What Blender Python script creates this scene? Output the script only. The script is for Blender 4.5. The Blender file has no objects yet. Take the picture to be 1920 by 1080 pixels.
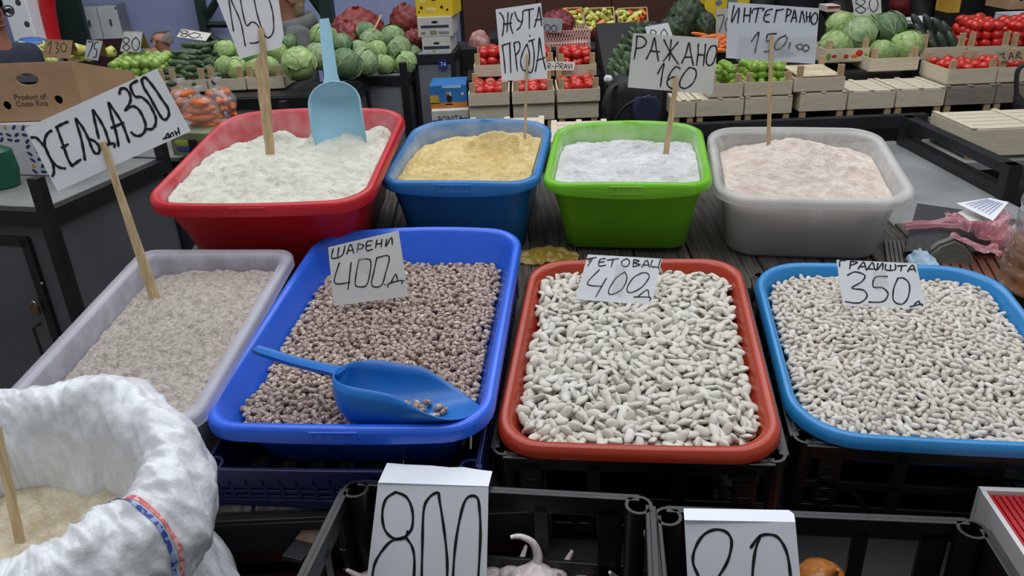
import bpy, bmesh, math, random
import numpy as np
from mathutils import Vector, Matrix, Euler, noise
sc = bpy.context.scene
COL = sc.collection
# ------------------------------------------------------------------ camera
F = 1450.0
CAMZ = 1.68
PITCH, ROLL = math.radians(25), math.radians(2.5)
_R = np.array([[1, 0, 0], [0, -math.sin(PITCH), -math.cos(PITCH)], [0, math.cos(PITCH), -math.sin(PITCH)]])
_R = np.array([[math.cos(ROLL), math.sin(ROLL), 0], [-math.sin(ROLL), math.cos(ROLL), 0], [0, 0, 1]]) @ _R
camd = bpy.data.cameras.new('camera')
camd.sensor_width = 36
camd.lens = 36 * F / 1920
camd.clip_start = 0.02
cam = bpy.data.objects.new('camera', camd)
COL.objects.link(cam)
cam.matrix_world = Matrix([[_R[0][0], -_R[1][0], -_R[2][0], 0], [_R[0][1], -_R[1][1], -_R[2][1], 0],
                           [_R[0][2], -_R[1][2], -_R[2][2], CAMZ], [0, 0, 0, 1]])
sc.camera = cam
# ------------------------------------------------------------------ light
sc.view_settings.view_transform = 'Standard'
sc.view_settings.look = 'None'
sc.view_settings.gamma = 1
sc.view_settings.use_curve_mapping = False
sc.view_settings.exposure = 0.0
world = bpy.data.worlds.new('hall_daylight')
sc.world = world
world.use_nodes = True
bg = world.node_tree.nodes['Background']
bg.inputs[0].default_value = (0.92, 0.96, 1.0, 1)
bg.inputs[1].default_value = 0.30
def area_light(name, loc, size, sizey, energy, color=(1, 1, 1), rot=(0, 0, 0)):
    l = bpy.data.lights.new(name, 'AREA')
    l.shape = 'RECTANGLE'; l.size = size; l.size_y = sizey; l.energy = energy; l.color = color
    o = bpy.data.objects.new(name, l); COL.objects.link(o); o.location = loc; o.rotation_euler = rot
    return o
area_light('roof_skylight', (0.2, 0.9, 4.6), 5.0, 2.6, 112, (0.95, 0.97, 1.0))
area_light('roof_skylight', (0.0, 4.6, 5.0), 6.0, 2.4, 150, (0.95, 0.97, 1.0))
# ------------------------------------------------------------------ pixel helpers (photo pixel -> point in the place)
def _ray(px, py):
    return np.array([(px - 960) / F, (py - 540) / F, 1.0]) @ _R
def U(px, py, Y):
    d = _ray(px, py); return Vector((d * (Y / d[1]) + np.array([0, 0, CAMZ])).tolist())
def UZ(px, py, Z):
    d = _ray(px, py); return Vector((d * ((Z - CAMZ) / d[2]) + np.array([0, 0, CAMZ])).tolist())
def UP(px, py, P, n):
    d = Vector(_ray(px, py).tolist()); c = Vector((0, 0, CAMZ)); n = Vector(n)
    return c + d * ((Vector(P) - c).dot(n) / d.dot(n))
# ------------------------------------------------------------------ materials
def lin(c):
    return tuple(((x / 255) / 12.92 if x / 255 <= .04045 else ((x / 255 + .055) / 1.055) ** 2.4) for x in c)
MATS = {}
def mat(name, rgb, rough=.5, var=.12, scale=8., bump=0., bscale=60., metallic=0., spec=.5, rgb2=None, stretch=(1, 1, 1),
        sss=0., trans=0., alpha=1., coat=0., attr=None, attr_rgb=None, detail=3., objrand=0.):
    if name in MATS: return MATS[name]
    m = bpy.data.materials.new(name); m.use_nodes = True
    nt = m.node_tree; N = nt.nodes; L = nt.links
    p = N['Principled BSDF']
    c = lin(rgb); c2 = lin(rgb2) if rgb2 else tuple(max(0, x * (1 - 2 * var)) for x in c)
    if not rgb2: c = tuple(min(1, x * (1 + var)) for x in c)
    tc = N.new('ShaderNodeTexCoord'); mp = N.new('ShaderNodeMapping'); mp.inputs['Scale'].default_value = stretch
    L.new(tc.outputs['Object'], mp.inputs['Vector'])
    nz = N.new('ShaderNodeTexNoise'); nz.inputs['Scale'].default_value = scale; nz.inputs['Detail'].default_value = detail
    L.new(mp.outputs[0], nz.inputs['Vector'])
    rp = N.new('ShaderNodeValToRGB'); rp.color_ramp.elements[0].position = .35; rp.color_ramp.elements[1].position = .65
    rp.color_ramp.elements[0].color = (*c2, 1); rp.color_ramp.elements[1].color = (*c, 1)
    L.new(nz.outputs['Fac'], rp.inputs[0])
    out = rp.outputs[0]
    if objrand:
        oi = N.new('ShaderNodeObjectInfo'); hs = N.new('ShaderNodeHueSaturation')
        mr = N.new('ShaderNodeMapRange'); mr.inputs[3].default_value = 1 - objrand; mr.inputs[4].default_value = 1 + objrand
        L.new(oi.outputs['Random'], mr.inputs[0]); L.new(mr.outputs[0], hs.inputs['Value']); L.new(out, hs.inputs['Color'])
        out = hs.outputs[0]
    if attr:
        at = N.new('ShaderNodeAttribute'); at.attribute_name = attr
        mx = N.new('ShaderNodeMix'); mx.data_type = 'RGBA'
        nz2 = N.new('ShaderNodeTexNoise'); nz2.inputs['Scale'].default_value = 22; nz2.inputs['Detail'].default_value = 6
        L.new(tc.outputs['Object'], nz2.inputs['Vector'])
        ma = N.new('ShaderNodeMath'); ma.operation = 'MULTIPLY_ADD'; ma.inputs[1].default_value = 1.6; ma.inputs[2].default_value = -.8
        L.new(nz2.outputs['Fac'], ma.inputs[0])
        mb = N.new('ShaderNodeMath'); mb.operation = 'ADD'; L.new(ma.outputs[0], mb.inputs[0]); L.new(at.outputs['Fac'], mb.inputs[1])
        mc = N.new('ShaderNodeMath'); mc.operation = 'MULTIPLY'; mc.use_clamp = True
        L.new(mb.outputs[0], mc.inputs[0]); L.new(at.outputs['Fac'], mc.inputs[1])
        L.new(mc.outputs[0], mx.inputs['Factor']); L.new(out, mx.inputs[6]); mx.inputs[7].default_value = (*lin(attr_rgb), 1)
        out = mx.outputs[2]
    L.new(out, p.inputs['Base Color'])
    p.inputs['Roughness'].default_value = rough; p.inputs['Metallic'].default_value = metallic
    p.inputs['Specular IOR Level'].default_value = spec
    if sss: p.inputs['Subsurface Weight'].default_value = sss; p.inputs['Subsurface Radius'].default_value = (.01, .008, .006)
    if trans: p.inputs['Transmission Weight'].default_value = trans
    if coat: p.inputs['Coat Weight'].default_value = coat
    if alpha < 1: p.inputs['Alpha'].default_value = alpha
    if bump:
        b = N.new('ShaderNodeBump'); b.inputs['Strength'].default_value = bump; b.inputs['Distance'].default_value = .01
        n3 = N.new('ShaderNodeTexNoise'); n3.inputs['Scale'].default_value = bscale; n3.inputs['Detail'].default_value = 4
        L.new(mp.outputs[0], n3.inputs['Vector']); L.new(n3.outputs['Fac'], b.inputs['Height']); L.new(b.outputs[0], p.inputs['Normal'])
    MATS[name] = m
    return m
def frosted(name, rgb, opac=.45, rough=.3, dust=None, gloss=1.25, tl_=.4, tcol=(.98, .98, .985)):
    """milky see-through plastic: part clear, part light-scattering, glossy skin; powder on the 'dust' attribute"""
    m = bpy.data.materials.new(name); m.use_nodes = True
    nt = m.node_tree; N = nt.nodes; L = nt.links
    for n in list(N):
        if n.type != 'OUTPUT_MATERIAL': N.remove(n)
    o = [n for n in N if n.type == 'OUTPUT_MATERIAL'][0]
    c = lin(rgb)
    tr = N.new('ShaderNodeBsdfTransparent'); tr.inputs[0].default_value = (*tcol, 1)
    df = N.new('ShaderNodeBsdfDiffuse'); df.inputs[0].default_value = (*c, 1)
    tl = N.new('ShaderNodeBsdfTranslucent'); tl.inputs[0].default_value = (*c, 1)
    gl = N.new('ShaderNodeBsdfGlossy'); gl.inputs['Roughness'].default_value = rough; gl.inputs[0].default_value = (.9, .9, .9, 1)
    m1 = N.new('ShaderNodeMixShader'); m1.inputs[0].default_value = tl_; L.new(df.outputs[0], m1.inputs[1]); L.new(tl.outputs[0], m1.inputs[2])
    m2 = N.new('ShaderNodeMixShader'); m2.inputs[0].default_value = opac
    if dust:
        at = N.new('ShaderNodeAttribute'); at.attribute_name = 'dust'
        tc = N.new('ShaderNodeTexCoord'); nz = N.new('ShaderNodeTexNoise'); nz.inputs['Scale'].default_value = 25; nz.inputs['Detail'].default_value = 7
        L.new(tc.outputs['Object'], nz.inputs['Vector'])
        ma = N.new('ShaderNodeMath'); ma.operation = 'MULTIPLY_ADD'; ma.inputs[1].default_value = 3.2; ma.inputs[2].default_value = -1.35
        ma.use_clamp = True; L.new(nz.outputs['Fac'], ma.inputs[0])
        mb = N.new('ShaderNodeMath'); mb.operation = 'MULTIPLY_ADD'; L.new(ma.outputs[0], mb.inputs[0]); L.new(at.outputs['Fac'], mb.inputs[1]); mb.inputs[2].default_value = opac
        mb.use_clamp = True
        L.new(mb.outputs[0], m2.inputs[0])
    L.new(tr.outputs[0], m2.inputs[1]); L.new(m1.outputs[0], m2.inputs[2])
    lw_ = N.new('ShaderNodeLayerWeight'); lw_.inputs['Blend'].default_value = .3; lw = N.new('ShaderNodeMath'); lw.operation = 'MULTIPLY_ADD'; lw.inputs[1].default_value = (gloss - 1) * .8; lw.inputs[2].default_value = (gloss - 1) * .12; L.new(lw_.outputs['Facing'], lw.inputs[0])
    m3 = N.new('ShaderNodeMixShader'); L.new(lw.outputs[0], m3.inputs[0]); L.new(m2.outputs[0], m3.inputs[1]); L.new(gl.outputs[0], m3.inputs[2])
    L.new(m3.outputs[0], o.inputs[0])
    MATS[name] = m
    return m
# ------------------------------------------------------------------ mesh builder
class MB:
    def __init__(s): s.v = []; s.f = []; s.a = {}; s.mi = []
    def add(s, vs, fs, mi=0):
        k = len(s.v); s.v += [tuple(p) for p in vs]; s.f += [tuple(i + k for i in q) for q in fs]; s.mi += [mi] * len(fs); return k
    def box(s, c, d, M=None, mi=0):
        x, y, z = d[0] / 2, d[1] / 2, d[2] / 2
        vs = [Vector((i * x, j * y, k * z)) for i in (-1, 1) for j in (-1, 1) for k in (-1, 1)]
        if M is not None: vs = [M @ p for p in vs]
        vs = [p + Vector(c) for p in vs]
        s.add(vs, [(0, 1, 3, 2), (4, 6, 7, 5), (0, 4, 5, 1), (2, 3, 7, 6), (0, 2, 6, 4), (1, 5, 7, 3)], mi)
        return s
    def quadbox(s, q, n, th, mi=0):
        """thick sheet from a polygon q, extruded along -n by th"""
        q = [Vector(p) for p in q]; n = Vector(n).normalized() * th; k = len(q)
        s.add(q + [p - n for p in q], [tuple(range(k)), tuple(range(2 * k - 1, k - 1, -1))] + [(i, k + i, k + (i + 1) % k, (i + 1) % k) for i in range(k)], mi)
        return s
    def loft(s, loops, cap0=False, cap1=False, closed=True, mi=0):
        n = len(loops[0]); k = s.add([p for l in loops for p in l], [], mi)
        fs = []
        for i in range(len(loops) - 1):
            for j in range(n if closed else n - 1):
                a = k + i * n + j; b = k + i * n + (j + 1) % n
                fs.append((a, b, b + n, a + n))
        if cap0: fs.append(tuple(k + j for j in range(n - 1, -1, -1)))
        if cap1: fs.append(tuple(k + (len(loops) - 1) * n + j for j in range(n)))
        s.f += fs; s.mi += [mi] * len(fs); return s
    def tube(s, pts, rad, n=8, cap=True, sy=1., mi=0):
        pts = [Vector(p) for p in pts]
        if not hasattr(rad, '__len__'): rad = [rad] * len(pts)
        t0 = (pts[1] - pts[0]).normalized(); up = Vector((0, 0, 1)) if abs(t0.z) < .9 else Vector((0, 1, 0))
        x = t0.cross(up).normalized(); loops = []
        for i, p in enumerate(pts):
            t = (pts[min(i + 1, len(pts) - 1)] - pts[max(i - 1, 0)]).normalized()
            x = (x - t * x.dot(t)).normalized(); y = t.cross(x)
            loops.append([p + (x * math.cos(2 * math.pi * j / n) + y * math.sin(2 * math.pi * j / n) * sy) * rad[i] for j in range(n)])
        return s.loft(loops, cap, cap, mi=mi)
    def lathe(s, prof, n=16, c=(0, 0, 0), mi=0):
        c = Vector(c)
        loops = [[c + Vector((max(r, 1e-5) * math.cos(2 * math.pi * j / n), max(r, 1e-5) * math.sin(2 * math.pi * j / n), z)) for j in range(n)] for r, z in prof]
        return s.loft(loops, True, True, mi=mi)
    def ball(s, c, r, nu=12, nv=8, M=None, mi=0):
        r = Vector(r) if hasattr(r, '__len__') else Vector((r, r, r)); c = Vector(c); loops = []
        for i in range(nv + 1):
            ph = -math.pi / 2 + math.pi * i / nv; cr = max(math.cos(ph), .001)
            l = [Vector((r.x * cr * math.cos(2 * math.pi * j / nu), r.y * cr * math.sin(2 * math.pi * j / nu), r.z * math.sin(ph))) for j in range(nu)]
            loops.append([c + (M @ p if M is not None else p) for p in l])
        return s.loft(loops, True, True, mi=mi)
    def grid(s, fn, nu, nv, mi=0):
        k = s.add([fn(i / nu, j / nv) for i in range(nu + 1) for j in range(nv + 1)], [], mi)
        fs = [(k + i * (nv + 1) + j, k + (i + 1) * (nv + 1) + j, k + (i + 1) * (nv + 1) + j + 1, k + i * (nv + 1) + j + 1) for i in range(nu) for j in range(nv)]
        s.f += fs; s.mi += [mi] * len(fs); return s
    def mesh(s, name, m, smooth=40):
        me = bpy.data.meshes.new(name); me.from_pydata(s.v, [], s.f)
        for k in (m if isinstance(m, (list, tuple)) else [m]): me.materials.append(k)
        if any(s.mi): me.polygons.foreach_set('material_index', s.mi)
        me.validate()
        for an, vals in s.a.items():
            at = me.attributes.new(an, 'FLOAT', 'POINT'); at.data.foreach_set('value', vals)
        bm = bmesh.new(); bm.from_mesh(me); bmesh.ops.recalc_face_normals(bm, faces=bm.faces); bm.to_mesh(me); bm.free()
        if smooth:
            me.polygons.foreach_set('use_smooth', [True] * len(me.polygons)); me.set_sharp_from_angle(angle=math.radians(smooth))
        return me
    def build(s, name, m, parent=None, smooth=40, bevel=0., loc=None, rot=None, subsurf=0, solid=0.):
        return place(name, s.mesh(name, m, smooth), parent, bevel, loc, rot, subsurf, solid)
def place(name, me, parent=None, bevel=0., loc=None, rot=None, subsurf=0, solid=0.):
    o = bpy.data.objects.new(name, me); COL.objects.link(o)
    if parent is not None: o.parent = parent
    if loc is not None: o.location = loc
    if rot is not None: o.rotation_euler = rot
    if solid: d = o.modifiers.new('solid', 'SOLIDIFY'); d.thickness = solid; d.offset = 0
    if bevel: d = o.modifiers.new('bevel', 'BEVEL'); d.width = bevel; d.segments = 2; d.limit_method = 'ANGLE'
    if subsurf: d = o.modifiers.new('sub', 'SUBSURF'); d.levels = d.render_levels = subsurf
    return o
def tag(o, label=None, cat=None, group=None, kind=None):
    if label: o['label'] = label
    if cat: o['category'] = cat
    if group: o['group'] = group
    if kind: o['kind'] = kind
    return o
def thing(name, loc, label, cat, rot=(0, 0, 0), group=None):
    o = bpy.data.objects.new(name, None); COL.objects.link(o); o.location = loc; o.rotation_euler = rot
    o.empty_display_size = .02
    return tag(o, label, cat, group)
def copy_tree(o, parent=None):
    c = o.copy(); COL.objects.link(c)
    if parent is not None: c.parent = parent
    for ch in o.children: copy_tree(ch, c)
    return c
def catmull(pts, k=6, closed=False):
    P = [Vector(p) for p in pts]; n = len(P)
    if n < 3: return P
    out = []
    for i in range(n if closed else n - 1):
        g = (lambda j: P[j % n]) if closed else (lambda j: P[min(max(j, 0), n - 1)])
        a, b, c, d = g(i - 1), g(i), g(i + 1), g(i + 2)
        for t in range(k):
            u = t / k
            out.append(.5 * ((2 * b) + (c - a) * u + (2 * a - 5 * b + 4 * c - d) * u * u + (3 * b - a - 3 * c + d) * u ** 3))
    if not closed: out.append(P[-1])
    return out
def rrloop(W, D, r, z=0., bow=0., nc=7, ns=8, dz=0., exp=1.):
    """rounded rectangle loop, front/back edges bowed outward by bow, lifted by dz at their middles"""
    r = max(min(r, W / 2 - 1e-4, D / 2 - 1e-4), 1e-4); pts = []
    cs = [(W / 2 - r, D / 2 - r, 0), (-W / 2 + r, D / 2 - r, 90), (-W / 2 + r, -D / 2 + r, 180), (W / 2 - r, -D / 2 + r, 270)]
    for k, (cx, cy, a0) in enumerate(cs):
        for i in range(nc + 1):
            a = math.radians(a0 + 90 * i / nc); pts.append([cx + r * math.cos(a), cy + r * math.sin(a)])
        nx = cs[(k + 1) % 4]; a = math.radians(nx[2]); q = [nx[0] + r * math.cos(a), nx[1] + r * math.sin(a)]; p = pts[-1]
        for i in range(1, ns): pts.append([p[0] + (q[0] - p[0]) * i / ns, p[1] + (q[1] - p[1]) * i / ns])
    out = []
    for x, y in pts:
        w = max(0, 1 - (x / (W / 2)) ** 2); e = abs(y) / (D / 2)
        out.append(Vector((x, y * (1 + 2 * bow / D * w), z + dz * w * e ** 3)))
    return out
def textmesh(name, body, size, m, parent, M, align='CENTER', thick=.0003):
    cu = bpy.data.curves.new(name, 'FONT'); cu.body = body; cu.size = size; cu.align_x = align; cu.align_y = 'CENTER'; cu.extrude = thick
    t = bpy.data.objects.new(name, cu); COL.objects.link(t)
    dg = bpy.context.evaluated_depsgraph_get(); me = bpy.data.meshes.new_from_object(t.evaluated_get(dg))
    bpy.data.objects.remove(t); me.materials.clear(); me.materials.append(m); me.transform(M)
    return place(name, me, parent)
rnd = random.Random(7)
# common materials
WOOD = mat('pale_poplar_wood', (210, 199, 176), .75, .05, 5, .15, 40, stretch=(3, 30, 30))
WOOD2 = mat('tan_poplar_wood', (190, 162, 124), .75, .12, 5, .15, 40, stretch=(30, 30, 3))
STICKW = mat('stick_wood', (198, 172, 132), .7, .12, 6, .15, 60, stretch=(30, 30, 2))
PAPER = mat('white_paper', (226, 229, 233), .85, .03, 12, .05, 30)
PAPER2 = mat('off_white_card', (222, 222, 214), .85, .04, 12, .05, 30)
CARDB = mat('brown_cardboard', (176, 142, 108), .85, .05, 10, .06, 80)
INK = mat('black_marker_ink', (16, 16, 20), .6, .1, 40)
INK2 = mat('grey_pencil_ink', (70, 66, 66), .7, .1, 40)
BLACKM = mat('black_painted_steel', (26, 27, 31), .45, .2, 6, .05, 30)
PANEL = mat('dark_grey_panel', (84, 86, 90), .55, .1, 3, .04, 30)
PANEL2 = mat('mid_grey_panel', (124, 128, 134), .55, .08, 3, .04, 30)
TOPG = mat('grey_counter_top', (128, 130, 130), .6, .15, 4, .05, 30)
BPLAS = mat('black_crate_plastic', (14, 14, 16), .38, .2, 12, .08, 50)
BLUECR = mat('dark_blue_crate_plastic', (20, 30, 78), .4, .15, 12, .05, 50)
# ================================================================== the hall
def struct(name, mb, m, **k): return tag(mb.build(name, m, **k), kind='structure')
struct('floor', MB().box((0, 4, -.05), (16, 16, .1)), mat('concrete_floor', (92, 90, 88), .7, .15, 2, .1, 20), smooth=0)
WALLP = mat('periwinkle_plaster', (156, 165, 204), .85, .05, 3, .12, 60)
struct('wall_back', MB().box((-2.78, 7.6, 2), (5.2, .2, 4)), WALLP, smooth=0)
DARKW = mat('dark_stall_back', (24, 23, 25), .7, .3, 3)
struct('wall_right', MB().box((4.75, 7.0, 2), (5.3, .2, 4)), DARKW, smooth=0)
struct('wall_left', MB().box((-5.4, 6.4, 2), (.2, 2.2, 4)), WALLP, smooth=0)
BRP = mat('brown_wall_panel', (78, 46, 34), .5, .08, 2, .03, 20)
wb = struct('wall_middle', MB().box((.95, 7.12, 2), (2.6, .08, 4)), mat('panel_joint_black', (18, 12, 10), .8, .1), smooth=0)
for i in range(4):
    for j in range(4):
        z0 = [0, .78, 1.62, 2.6][j]; z1 = [.77, 1.61, 2.59, 4][j]
        MB().box((-.15 + i * .64 + .15, 7.06, (z0 + z1) / 2), (.632, .04, z1 - z0 - .008)).build('wall_panel', BRP, wb, smooth=0, bevel=.003)
# ================================================================== our table: planks on a slope
def TZ(y): return .99 + .114 * (y - .88)
TILT = math.atan(.114)
PLANK = mat('weathered_plank', (104, 98, 90), .8, .3, 4, .5, 25, stretch=(28, 1.6, 28), rgb2=(52, 48, 45))
tb = thing('market_table', (0.3, 1.4, 0), 'weathered grey plank market table under the flour tubs and bean crates', 'table')
xs = -.70
while xs < 1.42:
    w = rnd.uniform(.095, .13)
    y1 = 1.92 if xs < .76 else 1.56; y0 = .82 if xs < -.06 else (1.325 if xs < .84 else 1.2); yc = (y0 + y1) / 2
    MB().box((0, 0, -.012), (w - .005, y1 - y0, .024)).build('plank', PLANK, tb, smooth=0, bevel=.002,
        loc=(xs + w / 2 - .3, yc - 1.4, TZ(yc) + rnd.uniform(-.0015, .0015)), rot=(TILT, 0, 0))
    xs += w
rail = MB().box((0, 0, 0), (.74, .006, .05)).box((0, .018, .028), (.74, .04, .006))
rail.build('front_rail', BLACKM, tb, smooth=0, bevel=.001, loc=(-.33 - .3, .822 - 1.4 - .012, TZ(.815) - .034))
MB().box((0, 0, 0), (1.46, .05, .05)).build('back_rail', BLACKM, tb, smooth=0, loc=(-.28, 1.90 - 1.4, TZ(1.90) - .06))
for x in (-.66, 1.38):
    for y in (.86, 1.88 if x < 0 else 1.52):
        MB().box((0, 0, (TZ(y) - .05) / 2), (.05, .05, TZ(y) - .05)).build('leg', BLACKM, tb, smooth=0, loc=(x - .3, y - 1.4, 0))
MB().box((0, 0, 0), (2.04, .012, .46)).box((-.68, 0, .26), (.68, .012, .10)).build('front_panel', mat('rust_red_panel', (96, 42, 26), .7, .2, 6), tb, smooth=0, loc=(.06, .85 - 1.4, .64))
MB().box((0, 0, -.012), (1.34, .60, .024)).build('crate_ledge', DARKW, tb, smooth=0, loc=(.68 - .3, 1.035 - 1.4, .924), rot=(math.radians(5.8), 0, 0))
# lower shelf that carries the two black crates in front
sh = thing('front_shelf', (0.3, .62, 0), 'dark steel shelf in front of the plank table under black crates', 'shelf')
MB().box((0, 0, .845), (2.0, .40, .02)).build('shelf_board', BLACKM, sh, smooth=0)
for x in (-.9, .9): MB().box((x, 0, .4175), (.04, .36, .835)).build('leg', BLACKM, sh, smooth=0)
# ================================================================== tubs
def pose_matrix(p, yaw, tilt, roll):
    return Matrix.Translation(p) @ Matrix.Rotation(tilt, 4, 'X') @ Matrix.Rotation(roll, 4, 'Y') @ Matrix.Rotation(yaw, 4, 'Z')
class Tub: pass
def tub(name, label, pos, ypr, W, D, H, m, taper=.035, rimw=.022, r=.055, skirt=.018, bow=.0, dz=0., sdz=0., lip=.006, dust=0., wall=.0025, cat='tub', grip=None, ribs=True):
    t = Tub(); t.W, t.D, t.H, t.rimw, t.taper, t.r = W, D, H, rimw, taper, r
    t.M = pose_matrix(Vector(pos), *[math.radians(a) for a in ypr])
    MBm = t.M @ Matrix.Translation((0, 0, -H)); t.base = MBm
    e = thing(name, MBm.to_translation(), label, cat, MBm.to_euler()); t.e = e
    mb = MB(); A = []
    def L(ins, z, d=0., du=0., bw=1.):
        mb_l = rrloop(W - 2 * ins, D - 2 * ins, r - ins * .45, z + H, bow * bw, dz=d); A.append((mb_l, du)); return mb_l
    sect = [(rimw + taper, -H + .004 + wall, 0, .3, .2), (rimw + taper - .006, -H + .012, 0, .5, .2), (rimw + taper * .5, -H * .5, 0, .9, .4), (rimw + .004, -.02, 0, 1., .8), (rimw, -.005, dz * .8, .8, 1), (rimw * .75, 0., dz, .25, 1),
            (rimw * .35, 0.0008, dz, .12, 1), (lip * .4, -.001, dz, .08, 1), (0, -lip, dz * .8, .0, 1), (0., -skirt, sdz, 0, 1), (.0035, -skirt, sdz, 0, 1),
            (.004, -lip - .002, dz * .7, 0, 1), (rimw - wall - .003, -lip - .004, dz * .6, 0, 1), (rimw + .001, -.03, 0, 0, .8), (rimw + taper * .5 - wall, -H * .5, 0, 0, .4), (rimw + taper - wall - .005, -H + .01, 0, 0, .2), (rimw + taper + .004, -H, 0, 0, .2)]
    loops = [L(i, z, d, du, bw) for i, z, d, du, bw in sect]
    mb.loft(loops, True, True); mb.a['dust'] = [v * dust for l, v in A for _ in l]
    t.o = mb.build('tub_body', m, e, smooth=50)
    # moulded grip ribs in the middle of front and back rims
    if grip:
        for sgn in (-1, 1):
            g = MB(); yb = sgn * (D / 2 + bow - .0005)
            for i in range(5): g.box((-.028 + i * .014, yb, H - .010 + dz * .7), (.0022, .0025, .013))
            g.box((0, yb, H - .003 + dz * .7), (.064, .0022, .002)); g.box((0, yb, H - .0175 + dz * .7), (.064, .0022, .002))
            g.build('grip_ribs', grip, e, smooth=0)
    def half(z):  # inner half-size at height z below rim
        k = min(max(-z / H, 0), 1); i = rimw + taper * k + .0022
        return W / 2 - i, D / 2 - i
    t.half = half
    t.P = lambda x, y, z: t.M @ Vector((x, y, z))
    return t
def plastic(name, rgb, rough=.32, dust_rgb=None, var=.05): return mat(name, rgb, rough, var, 5, .02, 60, attr='dust' if dust_rgb else None, attr_rgb=dust_rgb, sss=.0)
T = {}
T['red'] = tub('flour_tub', 'large red plastic tub heaped with cream-white wheat flour', (-.452, 1.582, 1.276), (-4, 8.0, -.2), .43, .469, .19,
               plastic('red_plastic', (188, 16, 30), .35, (220, 182, 184)), taper=.05, rimw=.017, r=.066, skirt=.022, bow=.02, dz=.004, sdz=.004, dust=.62, grip=plastic('red_plastic_rib', (205, 30, 45), .35))
T['steel'] = tub('flour_tub', 'medium blue plastic tub holding yellow corn flour', (-.077, 1.649, 1.244), (-9, 6.4, -.8), .33, .350, .172,
                 plastic('steel_blue_plastic', (36, 116, 184), .35, (186, 196, 206)), taper=.03, rimw=.017, r=.054, skirt=.015, bow=.014, dz=.008, sdz=-.008, dust=.8, grip=plastic('steel_blue_rib', (60, 140, 200), .3))
T['green'] = tub('flour_tub', 'lime green plastic tub holding white rye flour', (.254, 1.588, 1.241), (-9, 6.6, -1.2), .33, .330, .165,
                 plastic('lime_plastic', (112, 188, 22), .35, (222, 232, 208)), taper=.03, rimw=.017, r=.048, skirt=.015, bow=.014, dz=.008, sdz=-.008, dust=.7, grip=plastic('lime_rib', (150, 208, 80), .3))
T['clearR'] = tub('flour_tub', 'milky clear plastic tub heaped with pinkish wholemeal flour', (.609, 1.542, 1.223), (-10.5, 7.6, -1), .37, .364, .155,
                  frosted('milky_plastic', (232, 230, 226), .42, .45, True, 1.18, .3), taper=.026, rimw=.02, r=.065, skirt=.018, bow=.006, dust=.5)
T['clearL'] = tub('flour_tub', 'shallow see-through plastic tub holding grey buckwheat flour', (-.546, 1.085, 1.145), (-3.4, 6.0, 1.0), .29, .475, .135,
                  frosted('clear_plastic', (228, 228, 240), .36, .42, True, 1.18, .3), taper=.02, rimw=.02, r=.032, skirt=.02, dust=.4)
T['blue'] = tub('bean_basin', 'royal blue plastic basin of speckled beans on a dark blue crate', (-.204, 1.110, 1.132), (-6.5, 5.6, -1.9), .40, .561, .115,
                plastic('royal_blue_plastic', (44, 100, 222), .28), taper=.045, rimw=.016, r=.06, skirt=.02, bow=.012, dz=.006, sdz=.002, cat='basin', grip=plastic('royal_blue_rib', (60, 110, 228), .28))
def scaled(p, s): return (p[0] * s, p[1] * s, CAMZ + (p[2] - CAMZ) * s)
T['brown'] = tub('bean_basin', 'terracotta brown plastic basin of large flat white beans', scaled((.197, 1.113, 1.062), .925), (-8.6, 5.7, -2.6), .37, .493, .085,
                 plastic('terracotta_plastic', (164, 52, 28), .3), taper=.03, rimw=.018, r=.062, skirt=.017, bow=.004, cat='basin', lip=.009)
T['lblue'] = tub('bean_basin', 'sky blue plastic basin of small oval white beans', scaled((.673, 1.152, 1.015), .89), (-9.1, 6, -.9), .409, .466, .085,
                 plastic('sky_blue_plastic', (44, 132, 196), .3), taper=.03, rimw=.016, r=.085, skirt=.017, bow=.004, cat='basin', lip=.009)
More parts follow.
